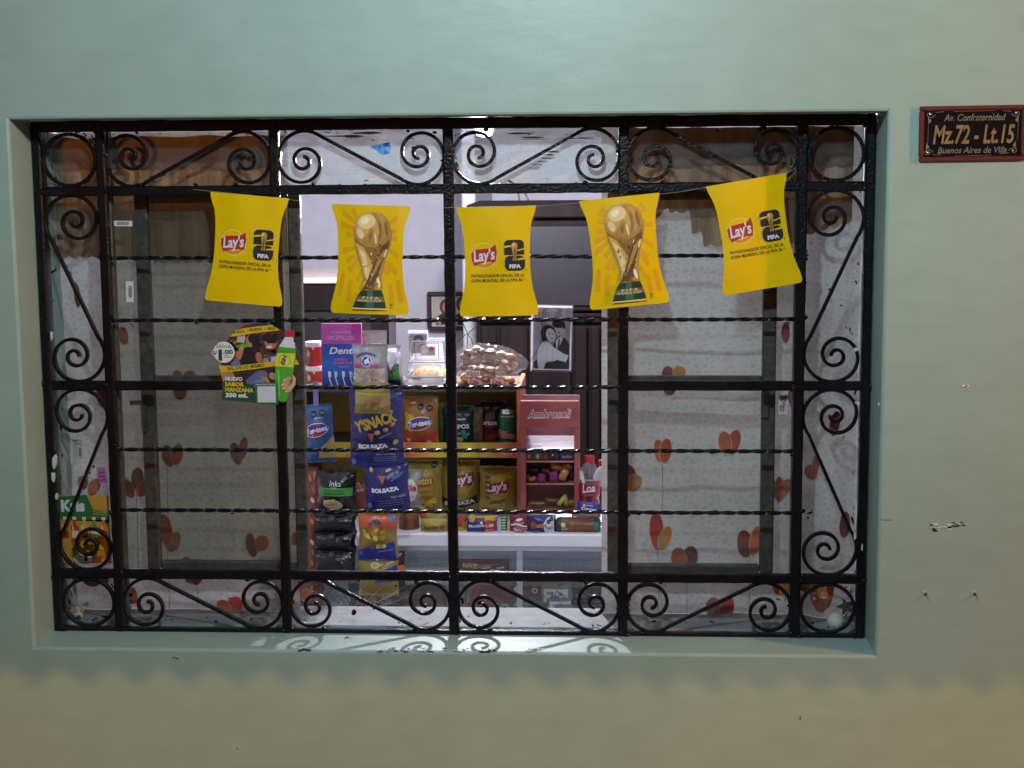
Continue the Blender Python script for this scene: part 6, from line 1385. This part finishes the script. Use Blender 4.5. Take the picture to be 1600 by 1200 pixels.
def dog():
    Y = .225; r = thing('toy_dog', 'small tan and white toy dog head with a black nose on the inner sill', 'toy', P(123, 972, Y)); s = pxm(Y); tan = M('#c9a050', .8, 'tan_plush', .5, 160, .3); wh = M('#e6e2d6', .8, 'white_plush', .5, 160, .2)
    MB().blob((-6*s, .004, 3*s), (12*s, 9*s, 11*s), M('#4a4434', .9, 'dark_plush', .5, 120, .3), 1, .1).build('body', r, True)
    MB().blob((-4*s, 0, 18*s), (14*s, 10*s, 10*s), tan, 2, .1, 16).build('head', r, True)
    mb = MB(); mb.blob((3*s, -8*s, 14*s), (7*s, 7*s, 6.5*s), wh, 3, .06, 14); mb.blob((2*s, -7*s, 22*s), (3*s, 3*s, 7*s), wh, 4, .06, 10); mb.build('muzzle', r, True)
    MB().blob((5*s, -15*s, 12*s), (4.4*s, 3*s, 4*s), MARKER, 5, .02).build('nose', r, True)
    for x, z, a in ((-19, 20, 8), (12, 27, -40)):
        o = MB().blob((0, 0, 0), (9*s, 3*s, 4.5*s), tan if x < 0 else wh, 6, .12).build('ear', r, True); o.location = (x*s, 0, z*s); o.rotation_euler = (0, R_(a), 0)
    for x in (-8, 7): MB().blob((x*s, -8.5*s, 20*s), (1.4*s, 1*s, 1.4*s), MARKER, 7, 0).build('eye', r, True)
dog()
def spare():
    Y = .215; p = P(1308, 984, Y); s = pxm(Y); r = thing('spare_bulb', 'dusty white light bulb lying on the inner sill by the curtain', 'bulb', p+Vector((0, 0, 13*s)), (R_(68), R_(22), R_(-30)))
    MB().lathe([(0.0005, 27*s), (6*s, 26*s), (11*s, 22*s), (13.5*s, 14*s), (12*s, 4*s), (7*s, -8*s), (6.5*s, -14*s)], M((.82, .82, .80), .3, 'frosted_glass', .1, 40, .1), 22).build('globe', r, True)
    MB().lathe([(6.6*s, -14.2*s), (6.9*s, -17*s), (6.3*s, -19*s), (6.9*s, -21*s), (6.3*s, -23*s), (6.6*s, -25*s), (3*s, -28*s)], M((.4, .38, .33), .4, 'tin_thread', .2, 80, .2, .8), 18).build('screw_thread', r, True)
    mb = MB(); n = 10; c = P(1322, 948, Y+.03)
    pts = [(c.x+math.cos(6.283*i/n)*(17 if i % 2 else 7)*s, c.z+math.sin(6.283*i/n)*(15 if i % 2 else 7)*s) for i in range(n)]
    mb.add([(x, Y+.028, z) for x, z in pts]+[(x, Y+.033, z) for x, z in pts], [tuple(range(n)), tuple(range(n, 2*n))]+[(i, (i+1) % n, n+(i+1) % n, n+i) for i in range(n)], M('#5c5450', .7, 'grey_felt', .3, 90, .2))
    tag(mb.build('felt_star'), 'flat grey star shape standing behind the dusty bulb', 'ornament')
spare()
print('objects', len(bpy.data.objects))
